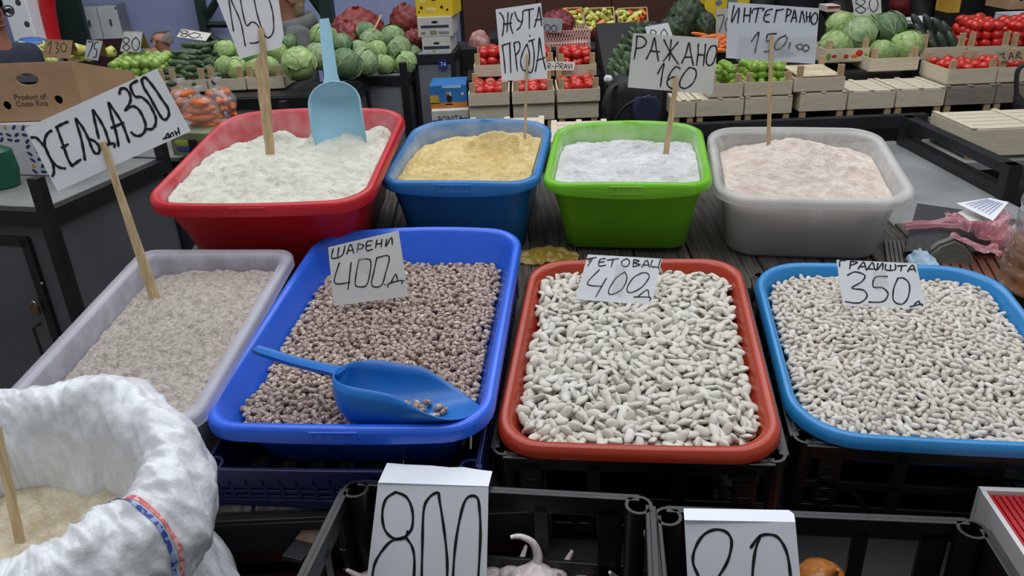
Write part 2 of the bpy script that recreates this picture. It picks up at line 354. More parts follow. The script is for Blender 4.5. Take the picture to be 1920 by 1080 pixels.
# ================================================================== flour
def fbm(x, y, z=0., o=4): return noise.fractal(Vector((x, y, z)), 1., 2.1, o)
def flour(t, label, m, h, n=110, amp=.0016, sc_=60, rdg=.007):
    """powder body: top surface h(u,v) below/above the rim, sides against the walls, down to the tub floor"""
    mb = MB(); H = t.H
    def xy(u, v, z):
        a, b = t.half(z); x, y = u * a, v * b; r = max(t.r - t.rimw * .5, .01)
        cx, cy = a - r, b - r
        if abs(x) > cx and abs(y) > cy:
            dx, dy = abs(x) - cx, abs(y) - cy; mm = max(dx, dy); d = math.hypot(dx, dy)
            if d > 1e-9:
                x = math.copysign(cx + dx / d * mm, x); y = math.copysign(cy + dy / d * mm, y)
        return x, y
    def top(i, j):
        u, v = 2 * i - 1, 2 * j - 1
        z = h(u, v); e = max(abs(u), abs(v))
        z += (.30 - abs(noise.noise(Vector((u * 7 + v, v * 8, 3.3))))) * rdg * (1 if e < .9 else .3) + amp * fbm(u * t.W * sc_, v * t.D * sc_, label.__len__()) * (1 if e < .97 else .3)
        x, y = xy(u, v, min(z, 0)); return (x, y, z + H)
    mb.grid(top, n, n)
    k = n + 1
    ring = [i * k for i in range(n)] + [n * k + j for j in range(n)] + [i * k + n for i in range(n, 0, -1)] + [j for j in range(n, 0, -1)]
    loops = [ring]
    for f in (.5, 1.):
        s0 = len(mb.v); idx = []
        for q in ring:
            x, y, z = mb.v[q]; i, j = divmod(q, k); u, v = 2 * i / n - 1, 2 * j / n - 1
            zz = (z - H) * (1 - f) + (-H + .0085) * f; xx, yy = xy(u, v, min(zz, 0)); mb.v.append((xx, yy, zz + H)); idx.append(len(mb.v) - 1)
        loops.append(idx)
    for a, b in zip(loops, loops[1:]):
        for i in range(len(a)): mb.f.append((a[i], a[(i + 1) % len(a)], b[(i + 1) % len(a)], b[i])); mb.mi.append(0)
    mb.f.append(tuple(loops[-1])); mb.mi.append(0)
    o = mb.build('flour_heap', m, None, smooth=180); o.matrix_world = t.base
    o.location = t.base.to_translation(); o.rotation_euler = t.base.to_euler()
    return tag(o, label, 'flour', kind='stuff')
def g2(u, v, cu, cv, s, s2=None): return math.exp(-((u - cu) / s) ** 2 - ((v - cv) / (s2 or s)) ** 2)
def flm(name, rgb, rgb2, sc_=35, bump=.55): return mat(name, rgb, .95, .1, sc_, bump, 260, spec=.1, rgb2=rgb2, detail=8)
flour(T['red'], 'cream-white wheat flour heaped with ridges in the red tub', flm('cream_flour', (222, 222, 210), (204, 204, 190)),
      lambda u, v: -.012 + .012 * min(0, -abs(v + .2)) - .032 * max(0, v - .25) + .030 * g2(u, v, -.28, .55, .30, .16) + .034 * g2(u, v, .22, .62, .22, .14) - .024 * g2(u, v, -.02, .62, .12, .2)
      + .026 * g2(u, v, .55, .45, .25, .3) + .03 * g2(u, v, .86, .7, .16, .25) + .014 * g2(u, v, 0, -.1, .5, .35) - .012 * g2(u, v, -.1, .2, .3, .15) - .03 * max(0, abs(u) - .8) * (v > -.5) + .008 * fbm(u * 3, v * 3), 150, .0026, 30, .006)
flour(T['steel'], 'yellow corn flour with a scooped hollow in the blue tub', flm('corn_flour', (226, 204, 150), (206, 182, 122)),
      lambda u, v: -.010 - .012 * (v > 0) * v - .028 * max(0, -u - .45) + .030 * g2(u, v, .35, .45, .45, .35) - .040 * max(0, 1 - ((u - .30) / .42) ** 2 - ((v - .12) / .42) ** 2) ** .8 + .012 * g2(u, v, .75, .3, .15, .5) + .01 * g2(u, v, -.2, -.2, .4) - .02 * max(0, v - .8) + .003 * fbm(u * 4, v * 4, 3), 120, .0024, 50, .006)
flour(T['green'], 'powdery white rye flour in the lime green tub', flm('rye_flour', (222, 224, 226), (200, 200, 198)),
      lambda u, v: -.010 - .016 * max(0, v) + .012 * g2(u, v, 0, .55, .5, .25) - .02 * max(0, v - .75) - .014 * max(0, abs(u) - .8) - .008 * g2(u, v, -.1, .2, .4, .1) + .004 * fbm(u * 3, v * 3, 5), 110, .002)
flour(T['clearR'], 'pinkish wholemeal flour heaped above the milky clear tub', flm('wholemeal_flour', (228, 216, 206), (206, 190, 178)),
      lambda u, v: -.028 + .050 * g2(u, v, -.05, .25, .62, .55) - .008 * g2(u, v, .45, -.1, .25) + .012 * g2(u, v, -.6, -.2, .4) + .008 * g2(u, v, .3, -.6, .5, .3) - .018 * max(0, abs(u) - .75) - .02 * max(0, v - .6) + .003 * fbm(u * 4, v * 4, 8), 110, .0016)
flour(T['clearL'], 'grey buckwheat flour speckled with husks in the see-through tub', flm('buckwheat_flour', (196, 188, 180), (162, 152, 144), 130, .7),
      lambda u, v: -.030 + .016 * g2(u, v, .1, .1, .7) - .010 * max(0, -u - .4) * 1.5 - .02 * max(0, v - .8) - .006 * g2(u, v, -.25, .72, .12) + .010 * max(0, -v - .5) + .004 * fbm(u * 4, v * 6, 2), 120, .0026, 45)
# ================================================================== beans
def bean_mesh(L, w, th, bend, seed, tint, nu=10, nv=7):
    R = random.Random(seed); vs = []; fs = []
    L *= R.uniform(.88, 1.12); w *= R.uniform(.9, 1.1); th *= R.uniform(.88, 1.12)
    for i in range(nv + 1):
        a = -math.pi / 2 + math.pi * i / nv; cr = max(math.cos(a), .02) ** .8; x = math.sin(a) * L / 2
        for j in range(nu):
            b = 2 * math.pi * j / nu; y = math.cos(b) * w / 2 * cr; z = math.sin(b) * th / 2 * cr
            vs.append((x, y + bend * (1 - (2 * x / L) ** 2) * w, z))
    for i in range(nv):
        for j in range(nu): a = i * nu + j; b = i * nu + (j + 1) % nu; fs.append((a, b, b + nu, a + nu))
    fs.append(tuple(range(nu - 1, -1, -1))); fs.append(tuple(nv * nu + j for j in range(nu)))
    return np.array(vs), fs, tint
def bean_material(name, cols, streak=None):
    m = bpy.data.materials.new(name); m.use_nodes = True; N = m.node_tree.nodes; L = m.node_tree.links; p = N['Principled BSDF']
    at = N.new('ShaderNodeAttribute'); at.attribute_name = 'tint'
    rp = N.new('ShaderNodeValToRGB'); rp.color_ramp.interpolation = 'CONSTANT' if len(cols) > 4 else 'LINEAR'
    for k, c in enumerate(cols):
        e = rp.color_ramp.elements[k] if k < 2 else rp.color_ramp.elements.new(.5)
        e.position = k / (len(cols) - 1) * .999 if len(cols) <= 4 else k / len(cols); e.color = (*lin(c), 1)
    L.new(at.outputs['Fac'], rp.inputs[0]); out = rp.outputs[0]
    if streak:
        tc = N.new('ShaderNodeTexCoord'); mp = N.new('ShaderNodeMapping'); mp.inputs['Scale'].default_value = (70, 260, 260); L.new(tc.outputs['Object'], mp.inputs[0])
        nz = N.new('ShaderNodeTexNoise'); nz.inputs['Scale'].default_value = 2.2; nz.inputs['Detail'].default_value = 3; L.new(mp.outputs[0], nz.inputs['Vector'])
        r2 = N.new('ShaderNodeValToRGB'); r2.color_ramp.elements[0].position = .47; r2.color_ramp.elements[1].position = .58
        L.new(nz.outputs['Fac'], r2.inputs[0]); mx = N.new('ShaderNodeMix'); mx.data_type = 'RGBA'
        L.new(r2.outputs[0], mx.inputs['Factor']); L.new(out, mx.inputs[6]); mx.inputs[7].default_value = (*lin(streak), 1); out = mx.outputs[2]
    L.new(out, p.inputs['Base Color']); p.inputs['Roughness'].default_value = .42; p.inputs['Specular IOR Level'].default_value = .35
    return m
def beans(t, protos, m, h, spacing, label, slabel, group, layers, name, seed, avoid=None, tilt=.33, keep=300, region=None):
    R = np.random.default_rng(seed); placed = []
    for (dz, spf, tl) in layers:
        sp = spacing * spf; grid = {}; n = int(t.W * t.D / sp ** 2 * 9)
        UV = R.uniform(-1, 1, (n, 2))
        for u, v in UV:
            z = h(u, v) + dz; a, b = t.half(min(z, 0)); a -= spacing * .25; b -= spacing * .25
            x, y = u * a, v * b; r = t.r * .85; ex, ey = abs(x) - (a - r), abs(y) - (b - r)
            if ex > 0 and ey > 0 and ex * ex + ey * ey > r * r: continue
            if avoid and avoid(x, y, z): continue
            if region and not region(x, y): continue
            k = (int(math.floor(x / sp)), int(math.floor(y / sp))); ok = True
            for i in (-1, 0, 1):
                for j in (-1, 0, 1):
                    for q in grid.get((k[0] + i, k[1] + j), ()):
                        if (q[0] - x) ** 2 + (q[1] - y) ** 2 < sp * sp: ok = False; break
                    if not ok: break
                if not ok: break
            if not ok: continue
            grid.setdefault(k, []).append((x, y))
            nx = (h(u + .02, v) - h(u - .02, v)) / (.04 * a); ny = (h(u, v + .02) - h(u, v - .02)) / (.04 * b)
            M = Matrix.Rotation(math.atan(ny) + R.normal(0, tl), 3, 'X') @ Matrix.Rotation(-math.atan(nx) + R.normal(0, tl), 3, 'Y') @ Matrix.Rotation(R.uniform(0, 6.283), 3, 'Z') @ Matrix.Rotation(R.normal(0, tl * 1.3), 3, 'X')
            placed.append((x, y, z + R.normal(0, .0006), M, int(R.integers(len(protos))), dz))
    B = t.M; camp = Vector((0, 0, CAMZ))
    def near(q):  # only beans of the top layer that lie in the frame
        w = B @ Vector(q[:3]); d = (w - camp); c = _R @ np.array(d); inside = abs(c[0] / c[2]) * F < 955 and abs(c[1] / c[2]) * F < 535
        return d.length if (q[5] >= layers[-1][0] - 1e-9 and inside) else 99 + d.length
    placed.sort(key=near)
    meshes = []
    for k, (vs, fs, tint) in enumerate(protos):
        me = bpy.data.meshes.new(name); me.from_pydata(vs.tolist(), [], fs); me.materials.append(m)
        me.polygons.foreach_set('use_smooth', [True] * len(me.polygons)); at = me.attributes.new('tint', 'FLOAT', 'POINT'); at.data.foreach_set('value', [tint] * len(vs)); meshes.append(me)
    B3 = B.to_3x3()
    for x, y, z, M, k, _ in placed[:keep]:
        o = bpy.data.objects.new(name, meshes[k]); COL.objects.link(o); o.location = B @ Vector((x, y, z)); o.rotation_euler = (B3 @ M).to_euler(); tag(o, label, 'bean', group)
    V = []; FS = []; TI = []; off = 0
    for x, y, z, M, k, _ in placed[keep:]:
        vs, fs, tint = protos[k]; V.append(vs @ np.array(M).T + np.array([x, y, z])); FS += [tuple(i + off for i in f) for f in fs]; TI += [tint] * len(vs); off += len(vs)
    if V:
        me = bpy.data.meshes.new('bean_pile'); me.from_pydata(np.concatenate(V).tolist(), [], FS); me.materials.append(m)
        me.polygons.foreach_set('use_smooth', [True] * len(me.polygons)); at = me.attributes.new('tint', 'FLOAT', 'POINT'); at.data.foreach_set('value', TI)
        o = bpy.data.objects.new('bean_pile', me); COL.objects.link(o); o.location = B.to_translation(); o.rotation_euler = B.to_euler(); tag(o, slabel, 'beans', kind='stuff')
    return len(placed)
W1 = [(214, 211, 204), (200, 196, 184), (220, 218, 214), (208, 203, 193)]
pr = [bean_mesh(.0215, .0128, .0072, .10, k, (k % 12) / 12) for k in range(12)]
hb = lambda u, v: -.017 + .014 * (1 - max(abs(u), abs(v)) ** 2) + .010 * g2(u, v, .1, .6, .7, .4) + .004 * fbm(u * 3, v * 3, 4)
beans(T['brown'], pr, bean_material('large_white_bean', W1), hb, .0110, 'large flat white bean in the terracotta basin', 'mass of large flat white beans filling the terracotta basin', 'large white beans in the terracotta basin', [(-.0115, 1.0, .15), (-.005, 1.0, .3), (0, 1.12, .38)], 'white_bean', 3)
pr2 = [bean_mesh(.0165, .0088, .0075, .07, 40 + k, (k % 12) / 12) for k in range(12)]
W2 = [(216, 211, 205), (198, 191, 180), (222, 219, 214), (206, 199, 188)]
hl = lambda u, v: -.018 + .014 * (1 - max(abs(u), abs(v)) ** 2) + .008 * g2(u, v, 0, .4, .8, .5) + .004 * fbm(u * 3, v * 3, 9)
beans(T['lblue'], pr2, bean_material('small_white_bean', W2), hl, .0088, 'small oval white bean in the sky blue basin', 'mass of small oval white beans filling the sky blue basin', 'small white beans in the sky blue basin', [(-.008, 1.0, .15), (-.0035, 1.0, .3), (0, 1.1, .35)], 'oval_bean', 5)
pr3 = [bean_mesh(.0145, .0098, .0085, .04, 80 + k, (k + .5) / 24) for k in range(22)] + [bean_mesh(.015, .0095, .0085, .04, 120, 23.5 / 24)]
W3 = [(204, 188, 176), (188, 172, 160), (212, 198, 186), (176, 158, 148), (196, 180, 166), (208, 192, 180), (184, 166, 156), (200, 184, 174)] * 3
W3 = W3[:23] + [(120, 34, 44)]
SPK = bean_material('speckled_bean', W3, (104, 76, 74))
hs = lambda u, v: -.040 + .010 * (1 - max(abs(u), abs(v)) ** 2) - .012 * max(0, v - .1) + .022 * g2(u, v, -.5, .75, .35, .35) + .012 * max(0, -v - .6) + .003 * fbm(u * 3, v * 3, 14)
beans(T['blue'], pr3, SPK, hs, .0094, 'speckled brown and cream bean in the royal blue basin', 'mass of speckled beans filling the royal blue basin', 'speckled beans in the royal blue basin', [(-.009, 1.0, .15), (-.0035, 1.0, .35), (0, 1.08, .45)], 'speckled_bean', 8)
# ================================================================== scoops
def scoop_mesh(L, W, d, back=.22, n=40, k=20, tipcut=.35, rise=0.):
    mb = MB()
    def fn(s, q):
        b = min(s / back, 1); w = W / 2 * math.sqrt(max(1 - (1 - b) ** 2, .0)); dd = d * math.sqrt(max(1 - (1 - b) ** 2.2, 0.0)) * (1 - rise * max(0, s - .25) ** 1.3)
        w *= 1 + .10 * s - .35 * max(0, s - .6) ** 1.5
        a = 1 if s < tipcut else math.cos((s - tipcut) / (1 - tipcut) * math.pi / 2) ** .75
        ph = (2 * q - 1) * (math.pi / 2) * max(a, .03)
        return (s * L, w * math.sin(ph), -dd * math.cos(ph) ** .8)
    return mb.grid(fn, n, k)
def scoop(name, label, P, X, Zv, L, W, d, hl, hw, m, drop=0., **kw):
    X = Vector(X).normalized(); Zv = Vector(Zv); Zv = (Zv - X * Zv.dot(X)).normalized(); Y = Zv.cross(X)
    Mx = Matrix((X, Y, Zv)).transposed()
    e = thing(name, P, label, 'scoop', Mx.to_euler())
    scoop_mesh(L, W, d, **kw).build('scoop_bowl', m, e, smooth=180, solid=.0022)
    h = MB(); lo = []
    for i in range(9):
        s = i / 8; w = hw * (1.15 - .25 * s + (.35 if i == 0 else 0)) / 2; th = .0045
        x = .006 - s * hl; z = -.002 - .012 * drop * s * s
        if i == 8: w *= .8
        lo.append([Vector((x, -w, z)), Vector((x, -w * .7, z - th * 1.6)), Vector((x, w * .7, z - th * 1.6)), Vector((x, w, z)), Vector((x, w * .6, z - th * .3)), Vector((x, -w * .6, z - th * .3))])
    h.loft(lo, True, True); h.build('handle', m, e, smooth=30, bevel=.0006)
    return e
tb_ = T['blue']; nrm = (tb_.M.to_3x3() @ Vector((0, 0, 1)))
P0 = UP(634, 690, tb_.P(0, 0, .036), nrm); P1 = UP(908, 737, tb_.P(0, 0, .018), nrm)
BLSC = mat('blue_scoop_plastic', (16, 104, 186), .35, .05, 6)
scoop('flour_scoop', 'blue plastic scoop lying on the speckled beans', P0, P1 - P0, nrm + Vector((.05, .34, 0)), (P1 - P0).length, .112, .070, .132, .026, BLSC, -1, tipcut=.45, rise=.95)
# a few beans lying inside the scoop
Xs = (P1 - P0).normalized()
Rb = random.Random(11); me_b = [me for me in bpy.data.meshes if me.name.startswith('speckled_bean')]
Zs = nrm + Vector((.05, .34, 0)); Zs = (Zs - Xs * Zs.dot(Xs)).normalized(); Ys = Zs.cross(Xs)
for i in range(34):
    s = Rb.uniform(.36, .74); ph = Rb.uniform(-.75, .75); lay = Rb.choice((0, 0, 1))
    dd = .070 * (1 - .95 * max(0, s - .25) ** 1.3); p = P0 + Xs * (s * (P1 - P0).length) + Ys * (.05 * math.sin(ph) * (1 - .3 * lay)) - Zs * (dd * math.cos(ph) ** .8 - .006 - .007 * lay)
    o = place('speckled_bean', Rb.choice(me_b), None, loc=p, rot=(Rb.uniform(-.5, .5), Rb.uniform(-.5, .5), Rb.uniform(0, 6)))
    tag(o, 'speckled bean scooped up inside the blue scoop', 'bean', 'beans inside the blue scoop')
A0 = U(621, 152, 1.66); A1 = U(640, 312, 1.60)
scoop('flour_scoop', 'pale blue plastic scoop standing upright in the white flour', A0, A1 - A0, (-.10, -1, .25), (A1 - A0).length * 1.12, .108, .045, .135, .027, mat('pale_blue_plastic', (158, 206, 226), .4, .04, 6), 0)
# ================================================================== plastic crates
def plastic_crate(name, label, M, w, d, h, m, group=None, style='window', ring=.015):
    e = thing(name, M.to_translation(), label, 'crate', M.to_euler(), group)
    t = .006
    def wall(width, kind):
        b = MB(); th = t
        b.box((0, 0, h - .014), (width, th, .028)); b.box((0, 0, .008), (width, th, .016))
        if style == 'lattice':
            n = max(4, int(width / .022))
            for i in range(n + 1): b.box((-width / 2 + width * i / n, 0, h / 2), (.007, th, h - .03))
            for k in range(1, 4): b.box((0, 0, .01 + (h - .03) * k / 4), (width, th * .8, .006))
        else:
            b.box((0, 0, h * .42), (width, th, h * .10))
            for x in (-.40, -.16, .16, .40): b.box((x * width, 0, h / 2), (.018 if abs(x) < .3 else .03, th, h - .03))
            for s in (-1, 1):
                Mx = Matrix.Rotation(s * .7, 3, 'Y'); b.box((s * width * .28, 0, h * .24), (.006, th, h * .42), Mx)
                for k in range(4): b.box((s * (width / 2 - .035), -.001, h * (.2 + .16 * k)), (.016, th + .002, .006))
            b.box((0, -.004, h - .004), (width, .012, .006))
        return b
    for s in (-1, 1):
        wall(w - .03, 'f').build('lattice_wall', m, e, smooth=0, bevel=.0012, loc=(0, s * (d / 2 - t), 0), rot=(0, 0, math.pi if s > 0 else 0))
        wall(d - .03, 's').build('lattice_wall', m, e, smooth=0, bevel=.0012, loc=(s * (w / 2 - t), 0, 0), rot=(0, 0, s * math.pi / 2))
    for i in (-1, 1):
        for j in (-1, 1):
            c = MB(); prof = []; n = 16
            ro, ri = ring, ring - .004
            lo = [[Vector((r * math.cos(2 * math.pi * q / n), r * math.sin(2 * math.pi * q / n), z)) for q in range(n)] for r, z in
                  ((ri, h - .05), (ri, h), (ro, h), (ro, h - .012), (ro * .95, 0), (.001, 0))]
            c.loft(lo, True, True)
            c.build('corner_post', m, e, smooth=40, loc=(i * (w / 2 - ring), j * (d / 2 - ring), 0))
    fl = MB(); n = 9
    for i in range(n): fl.box((-w / 2 + .02 + (w - .04) * i / (n - 1), 0, .004), (.014, d - .03, .006))
    for i in range(7): fl.box((0, -d / 2 + .02 + (d - .04) * i / 6, .006), (w - .03, .014, .006))
    fl.build('crate_floor', m, e, smooth=0)
    return e
def under(t, dw, dd, top, h, yoff=0.): return t.M @ Matrix.Translation((0, yoff, -top - h))
plastic_crate('plastic_crate', 'dark blue lattice plastic crate under the speckled bean basin', under(T['blue'], 0, 0, .049, .069, -.034), .378, .556, .069, BLUECR, style='lattice')
plastic_crate('plastic_crate', 'black plastic crate carrying the terracotta bean basin', under(T['brown'], 0, 0, .0185, .140), .372, .485, .140, BPLAS)
plastic_crate('plastic_crate', 'black plastic crate carrying the sky blue bean basin', under(T['lblue'], 0, 0, .0185, .130), .40, .455, .130, BPLAS)
def front_crate(label, L, R, z, d, h):
    a, b = UZ(*L, z), UZ(*R, z); v = (b - a); yaw = math.atan2(v.y, v.x); w = v.length + .03; c = (a + b) / 2
    dirf = Vector((math.sin(yaw), -math.cos(yaw), 0)); c = c + dirf * (d / 2 - .015); c.z = z - h
    return plastic_crate('plastic_crate', label, Matrix.Translation(c) @ Matrix.Rotation(yaw, 4, 'Z'), w, d, h, BPLAS, None, 'window', .0165), c, yaw, w
gc, gcc, gyaw, gw = front_crate('black plastic crate of garlic behind the 800 price card', (665, 915), (1200, 945), 1.055, .30, .20)
oc, occ, oyaw, ow = front_crate('black plastic crate of onions behind the 20 price card', (1250, 966), (1825, 990), 1.045, .30, .19)
# ---- garlic and onions
GAR = mat('garlic_skin', (226, 218, 212), .5, .06, 30, .1, 80, stretch=(6, 6, 1), rgb2=(196, 178, 182))
def garlic(p, r, rot, stem, label):
    e = thing('garlic_bulb', p, label, 'garlic', rot, 'garlic bulbs in the black crate')
    b = MB(); n = 24; lo = []
    for i in range(15):
        s = i / 14; z = r * (-.75 + 1.75 * s); rr = r * (math.sin(min(s * 1.12, 1) * math.pi) ** .7 if s < .8 else .0) if s < .72 else r * (.48 * (1 - (s - .72) / .28) + .10)
        rr = max(rr, r * .1)
        lo.append([Vector((rr * (1 + .07 * math.cos(7 * 2 * math.pi * j / n)) * math.cos(2 * math.pi * j / n), rr * (1 + .07 * math.cos(7 * 2 * math.pi * j / n)) * math.sin(2 * math.pi * j / n), z)) for j in range(n)])
    b.loft(lo, True, True); b.build('bulb', GAR, e, smooth=60)
    s = MB(); pts = catmull([Vector(q) * r for q in stem], 5); s.tube(pts, [r * (.22 - .14 * i / (len(pts) - 1)) for i in range(len(pts))], 10)
    s.build('stem', GAR, e, smooth=60)
ST1 = [(0, 0, .7), (.05, 0, 1.2), (-.2, 0, 1.75), (-.7, 0, 2.0), (-1.1, 0, 1.95)]
ST2 = [(0, 0, .7), (.05, .1, 1.2), (.1, .2, 1.8)]
def gp(px, py, dz=0): return UZ(px, py, .925 + dz)
garlic(gp(1003, 1092, .03), .030, (-.25, .1, 0), ST1, 'garlic bulb with a long curved stem in the black crate')
for i, (px, py, dz, rx, ry) in enumerate([(965, 1090, .015, -.9, .6), (1035, 1095, .015, .3, .9), (930, 1100, .01, .5, -.6), (1160, 1100, .005, -.3, .2), (700, 1100, .02, .4, .5), (1090, 1115, .0, .7, -.3), (870, 1110, 0, .2, .3)]):
    garlic(gp(px, py, dz - .022), .027, (rx, ry, i), ST2, 'pale garlic bulb with a short stem in the black crate')
gb = MB()
ONI = mat('golden_onion_skin', (204, 136, 70), .35, .12, 20, .04, 50, stretch=(8, 8, 1), rgb2=(176, 104, 48), coat=.2)
def onion(px, py, z, r, label):
    e = thing('onion', UZ(px, py, z), label, 'onion', (.35, .2, 0), 'onions in the black crate')
    b = MB(); b.lathe([(0, -.82 * r), (.35 * r, -.78 * r), (.75 * r, -.5 * r), (.98 * r, -.05 * r), (.95 * r, .25 * r), (.7 * r, .6 * r), (.35 * r, .82 * r), (.15 * r, .95 * r), (.1 * r, 1.2 * r), (.06 * r, 1.3 * r)], 24)
    b.build('onion_bulb', ONI, e, smooth=60)
    s = MB()
    for k in range(9): s.tube([(0, 0, -.8 * r), (.12 * r * math.cos(k * .7), .12 * r * math.sin(k * .7), -.98 * r)], [.0012, .0004], 5)
    s.build('roots', mat('onion_roots', (150, 120, 80), .8), e)
onion(1540, 1098, .90, .036, 'golden brown onion in the black crate beside the 20 card')
onion(1455, 1125, .90, .034, 'golden brown onion lying low behind the 20 card')
onion(1650, 1135, .89, .034, 'golden brown onion lying low in the crate corner')
# ---- rusty clamp on the rail and a wooden leg piece
cl = thing('steel_bracket', UZ(590, 1000, .955), 'rusty steel bracket at the table edge beside the garlic crate', 'bracket', (0, 0, -.35))
RUST = mat('rusty_steel', (96, 78, 68), .75, .25, 30, .4, 60, rgb2=(58, 30, 22))
MB().box((0, .03, 0), (.035, .10, .008)).build('top_plate', RUST, cl, smooth=0, bevel=.001)
MB().box((-.006, -.032, -.006), (.03, .028, .008)).build('lip_plate', BLACKM, cl, smooth=0, bevel=.001)
MB().box((.006, -.012, -.055), (.028, .028, .10)).build('upright', RUST, cl, smooth=0, bevel=.001)
# ================================================================== woven sack
ctr = [(-70, 775), (0, 752), (110, 738), (205, 728), (282, 790), (302, 862), (262, 935), (180, 985), (90, 1035), (0, 1082), (-90, 1100), (-190, 1040), (-210, 930), (-150, 830)]
zz = [1.20, 1.20, 1.205, 1.21, 1.205, 1.19, 1.175, 1.17, 1.165, 1.16, 1.16, 1.16, 1.18, 1.19]
RING = catmull([UZ(p[0], p[1], z) for p, z in zip(ctr, zz)], 24, True)
RC = sum(RING, Vector()) / len(RING); NR = len(RING)
sackbase = Vector((RC.x, RC.y, .855))
SPROF = catmull([Vector(q) for q in [(-.035, 0, -.15), (-.034, 0, -.10), (-.030, 0, -.04), (-.018, 0, -.005), (0, 0, .008), (.022, 0, .0), (.038, 0, -.022), (.044, 0, -.055), (.036, 0, -.085), (.022, 0, -.105), (.012, 0, -.11)]], 8)
SBODY = catmull([Vector(q) for q in [(.005, 0, -.10), (.018, 0, -.15), (.040, 0, -.21), (.048, 0, -.27), (.042, 0, -.315)]], 9)
def sackpt(k, prof, i, off=0.):
    p = RING[k % NR]; o = Vector((p.x - RC.x, p.y - RC.y, 0)).normalized(); q = prof[i]
    a = prof[max(i - 1, 0)]; b = prof[min(i + 1, len(prof) - 1)]; tn = (b - a).normalized(); nn = Vector((-tn.z, 0, tn.x)) if False else Vector((-tn.z, 0, tn.x))
    th = 2 * math.pi * k / NR
    w = .007 * noise.noise(Vector((math.cos(th) * 3.2, math.sin(th) * 3.2, i * .11))) + .008 * (.35 - abs(noise.noise(Vector((math.cos(th) * 6, math.sin(th) * 6, i * .09 + 7))))) + .0042 * (.35 - abs(noise.noise(Vector((math.cos(th) * 15 + 3, math.sin(th) * 15, i * .2 + 2))))) + .0014 * (.3 - abs(noise.noise(Vector((math.cos(th) * 34 + 3, math.sin(th) * 34, i * .42 + 5)))))
    w += .004 * (1 - 2 * abs(((k / NR * 9 + .25 * math.sin(i * .1)) % 1) - .5)) ** 3
    r = q.x + nn.x * (w + off); z = q.z + nn.z * (w + off)
    P = p + o * r; return Vector((P.x, P.y, max(p.z + z, .857))) - sackbase
def woven(name):
    m = mat(name, (222, 225, 229), .26, .06, 18, 0, spec=.55); N = m.node_tree.nodes; L = m.node_tree.links; p = N['Principled BSDF']
    tc = N.new('ShaderNodeTexCoord'); w = N.new('ShaderNodeTexChecker'); w.inputs['Scale'].default_value = 380; L.new(tc.outputs['Object'], w.inputs['Vector'])
    n = N.new('ShaderNodeTexNoise'); n.inputs['Scale'].default_value = 70; n.inputs['Detail'].default_value = 5; L.new(tc.outputs['Object'], n.inputs['Vector'])
    ad = N.new('ShaderNodeMath'); ad.operation = 'MULTIPLY_ADD'; ad.inputs[1].default_value = .12; L.new(w.outputs['Fac'], ad.inputs[0]); L.new(n.outputs['Fac'], ad.inputs[2])
    b = N.new('ShaderNodeBump'); b.inputs['Strength'].default_value = .55; b.inputs['Distance'].default_value = .004; L.new(ad.outputs[0], b.inputs['Height']); L.new(b.outputs[0], p.inputs['Normal'])
    p.inputs['Transmission Weight'].default_value = 0; p.inputs['Subsurface Weight'].default_value = .08; p.inputs['Subsurface Radius'].default_value = (.02, .02, .02)
    return m
WOV = woven('white_woven_polypropylene')
sk = thing('flour_sack', sackbase, 'white woven plastic sack with a rolled-down cuff, open at the top', 'sack')
sb = MB(); sb.loft([[sackpt(k, SPROF, i) for k in range(NR)] for i in range(len(SPROF))]); sb.build('rolled_cuff', WOV, sk, smooth=180)
sb = MB(); sb.loft([[sackpt(k, SBODY, i) for k in range(NR)] for i in range(len(SBODY))], False, True); sb.build('sack_body', WOV, sk, smooth=70)
def band(k0, k1, prof, i0, i1, m, name, flip=False):
    b = MB(); b.loft([[sackpt(k, prof, i, .0012) for k in range(k0, k1 + 1)] for i in range(i0, i1 + 1)], closed=False); return b.build(name, m, sk, smooth=180)
def dash(name, c1, c2):
    m = mat(name, c1, .5, .05, 10); N = m.node_tree.nodes; L = m.node_tree.links
    tc = N.new('ShaderNodeTexCoord'); ck = N.new('ShaderNodeTexNoise'); ck.inputs['Scale'].default_value = 190; ck.inputs['Detail'].default_value = 0; L.new(tc.outputs['Object'], ck.inputs['Vector'])
    r = N.new('ShaderNodeValToRGB'); r.color_ramp.elements[0].position = .46; r.color_ramp.elements[1].position = .54; r.color_ramp.elements[0].color = (*lin(c1), 1); r.color_ramp.elements[1].color = (*lin(c2), 1)
    L.new(ck.outputs['Fac'], r.inputs[0]); L.new(r.outputs[0], N['Principled BSDF'].inputs['Base Color']); return m
kb = 6 * 24 + 6
band(kb + 1, kb + 3, SPROF, 20, 74, dash('blue_stitch', (60, 84, 168), (150, 170, 220)), 'blue_stripe')
band(kb - 2, kb, SPROF, 18, 74, dash('red_stitch', (226, 120, 120), (240, 190, 190)), 'red_stripe')
band(10 * 24 - 12, 10 * 24 - 9, SPROF, 20, 74, dash('blue_stitch2', (70, 100, 190), (110, 150, 220)), 'blue_stripe')
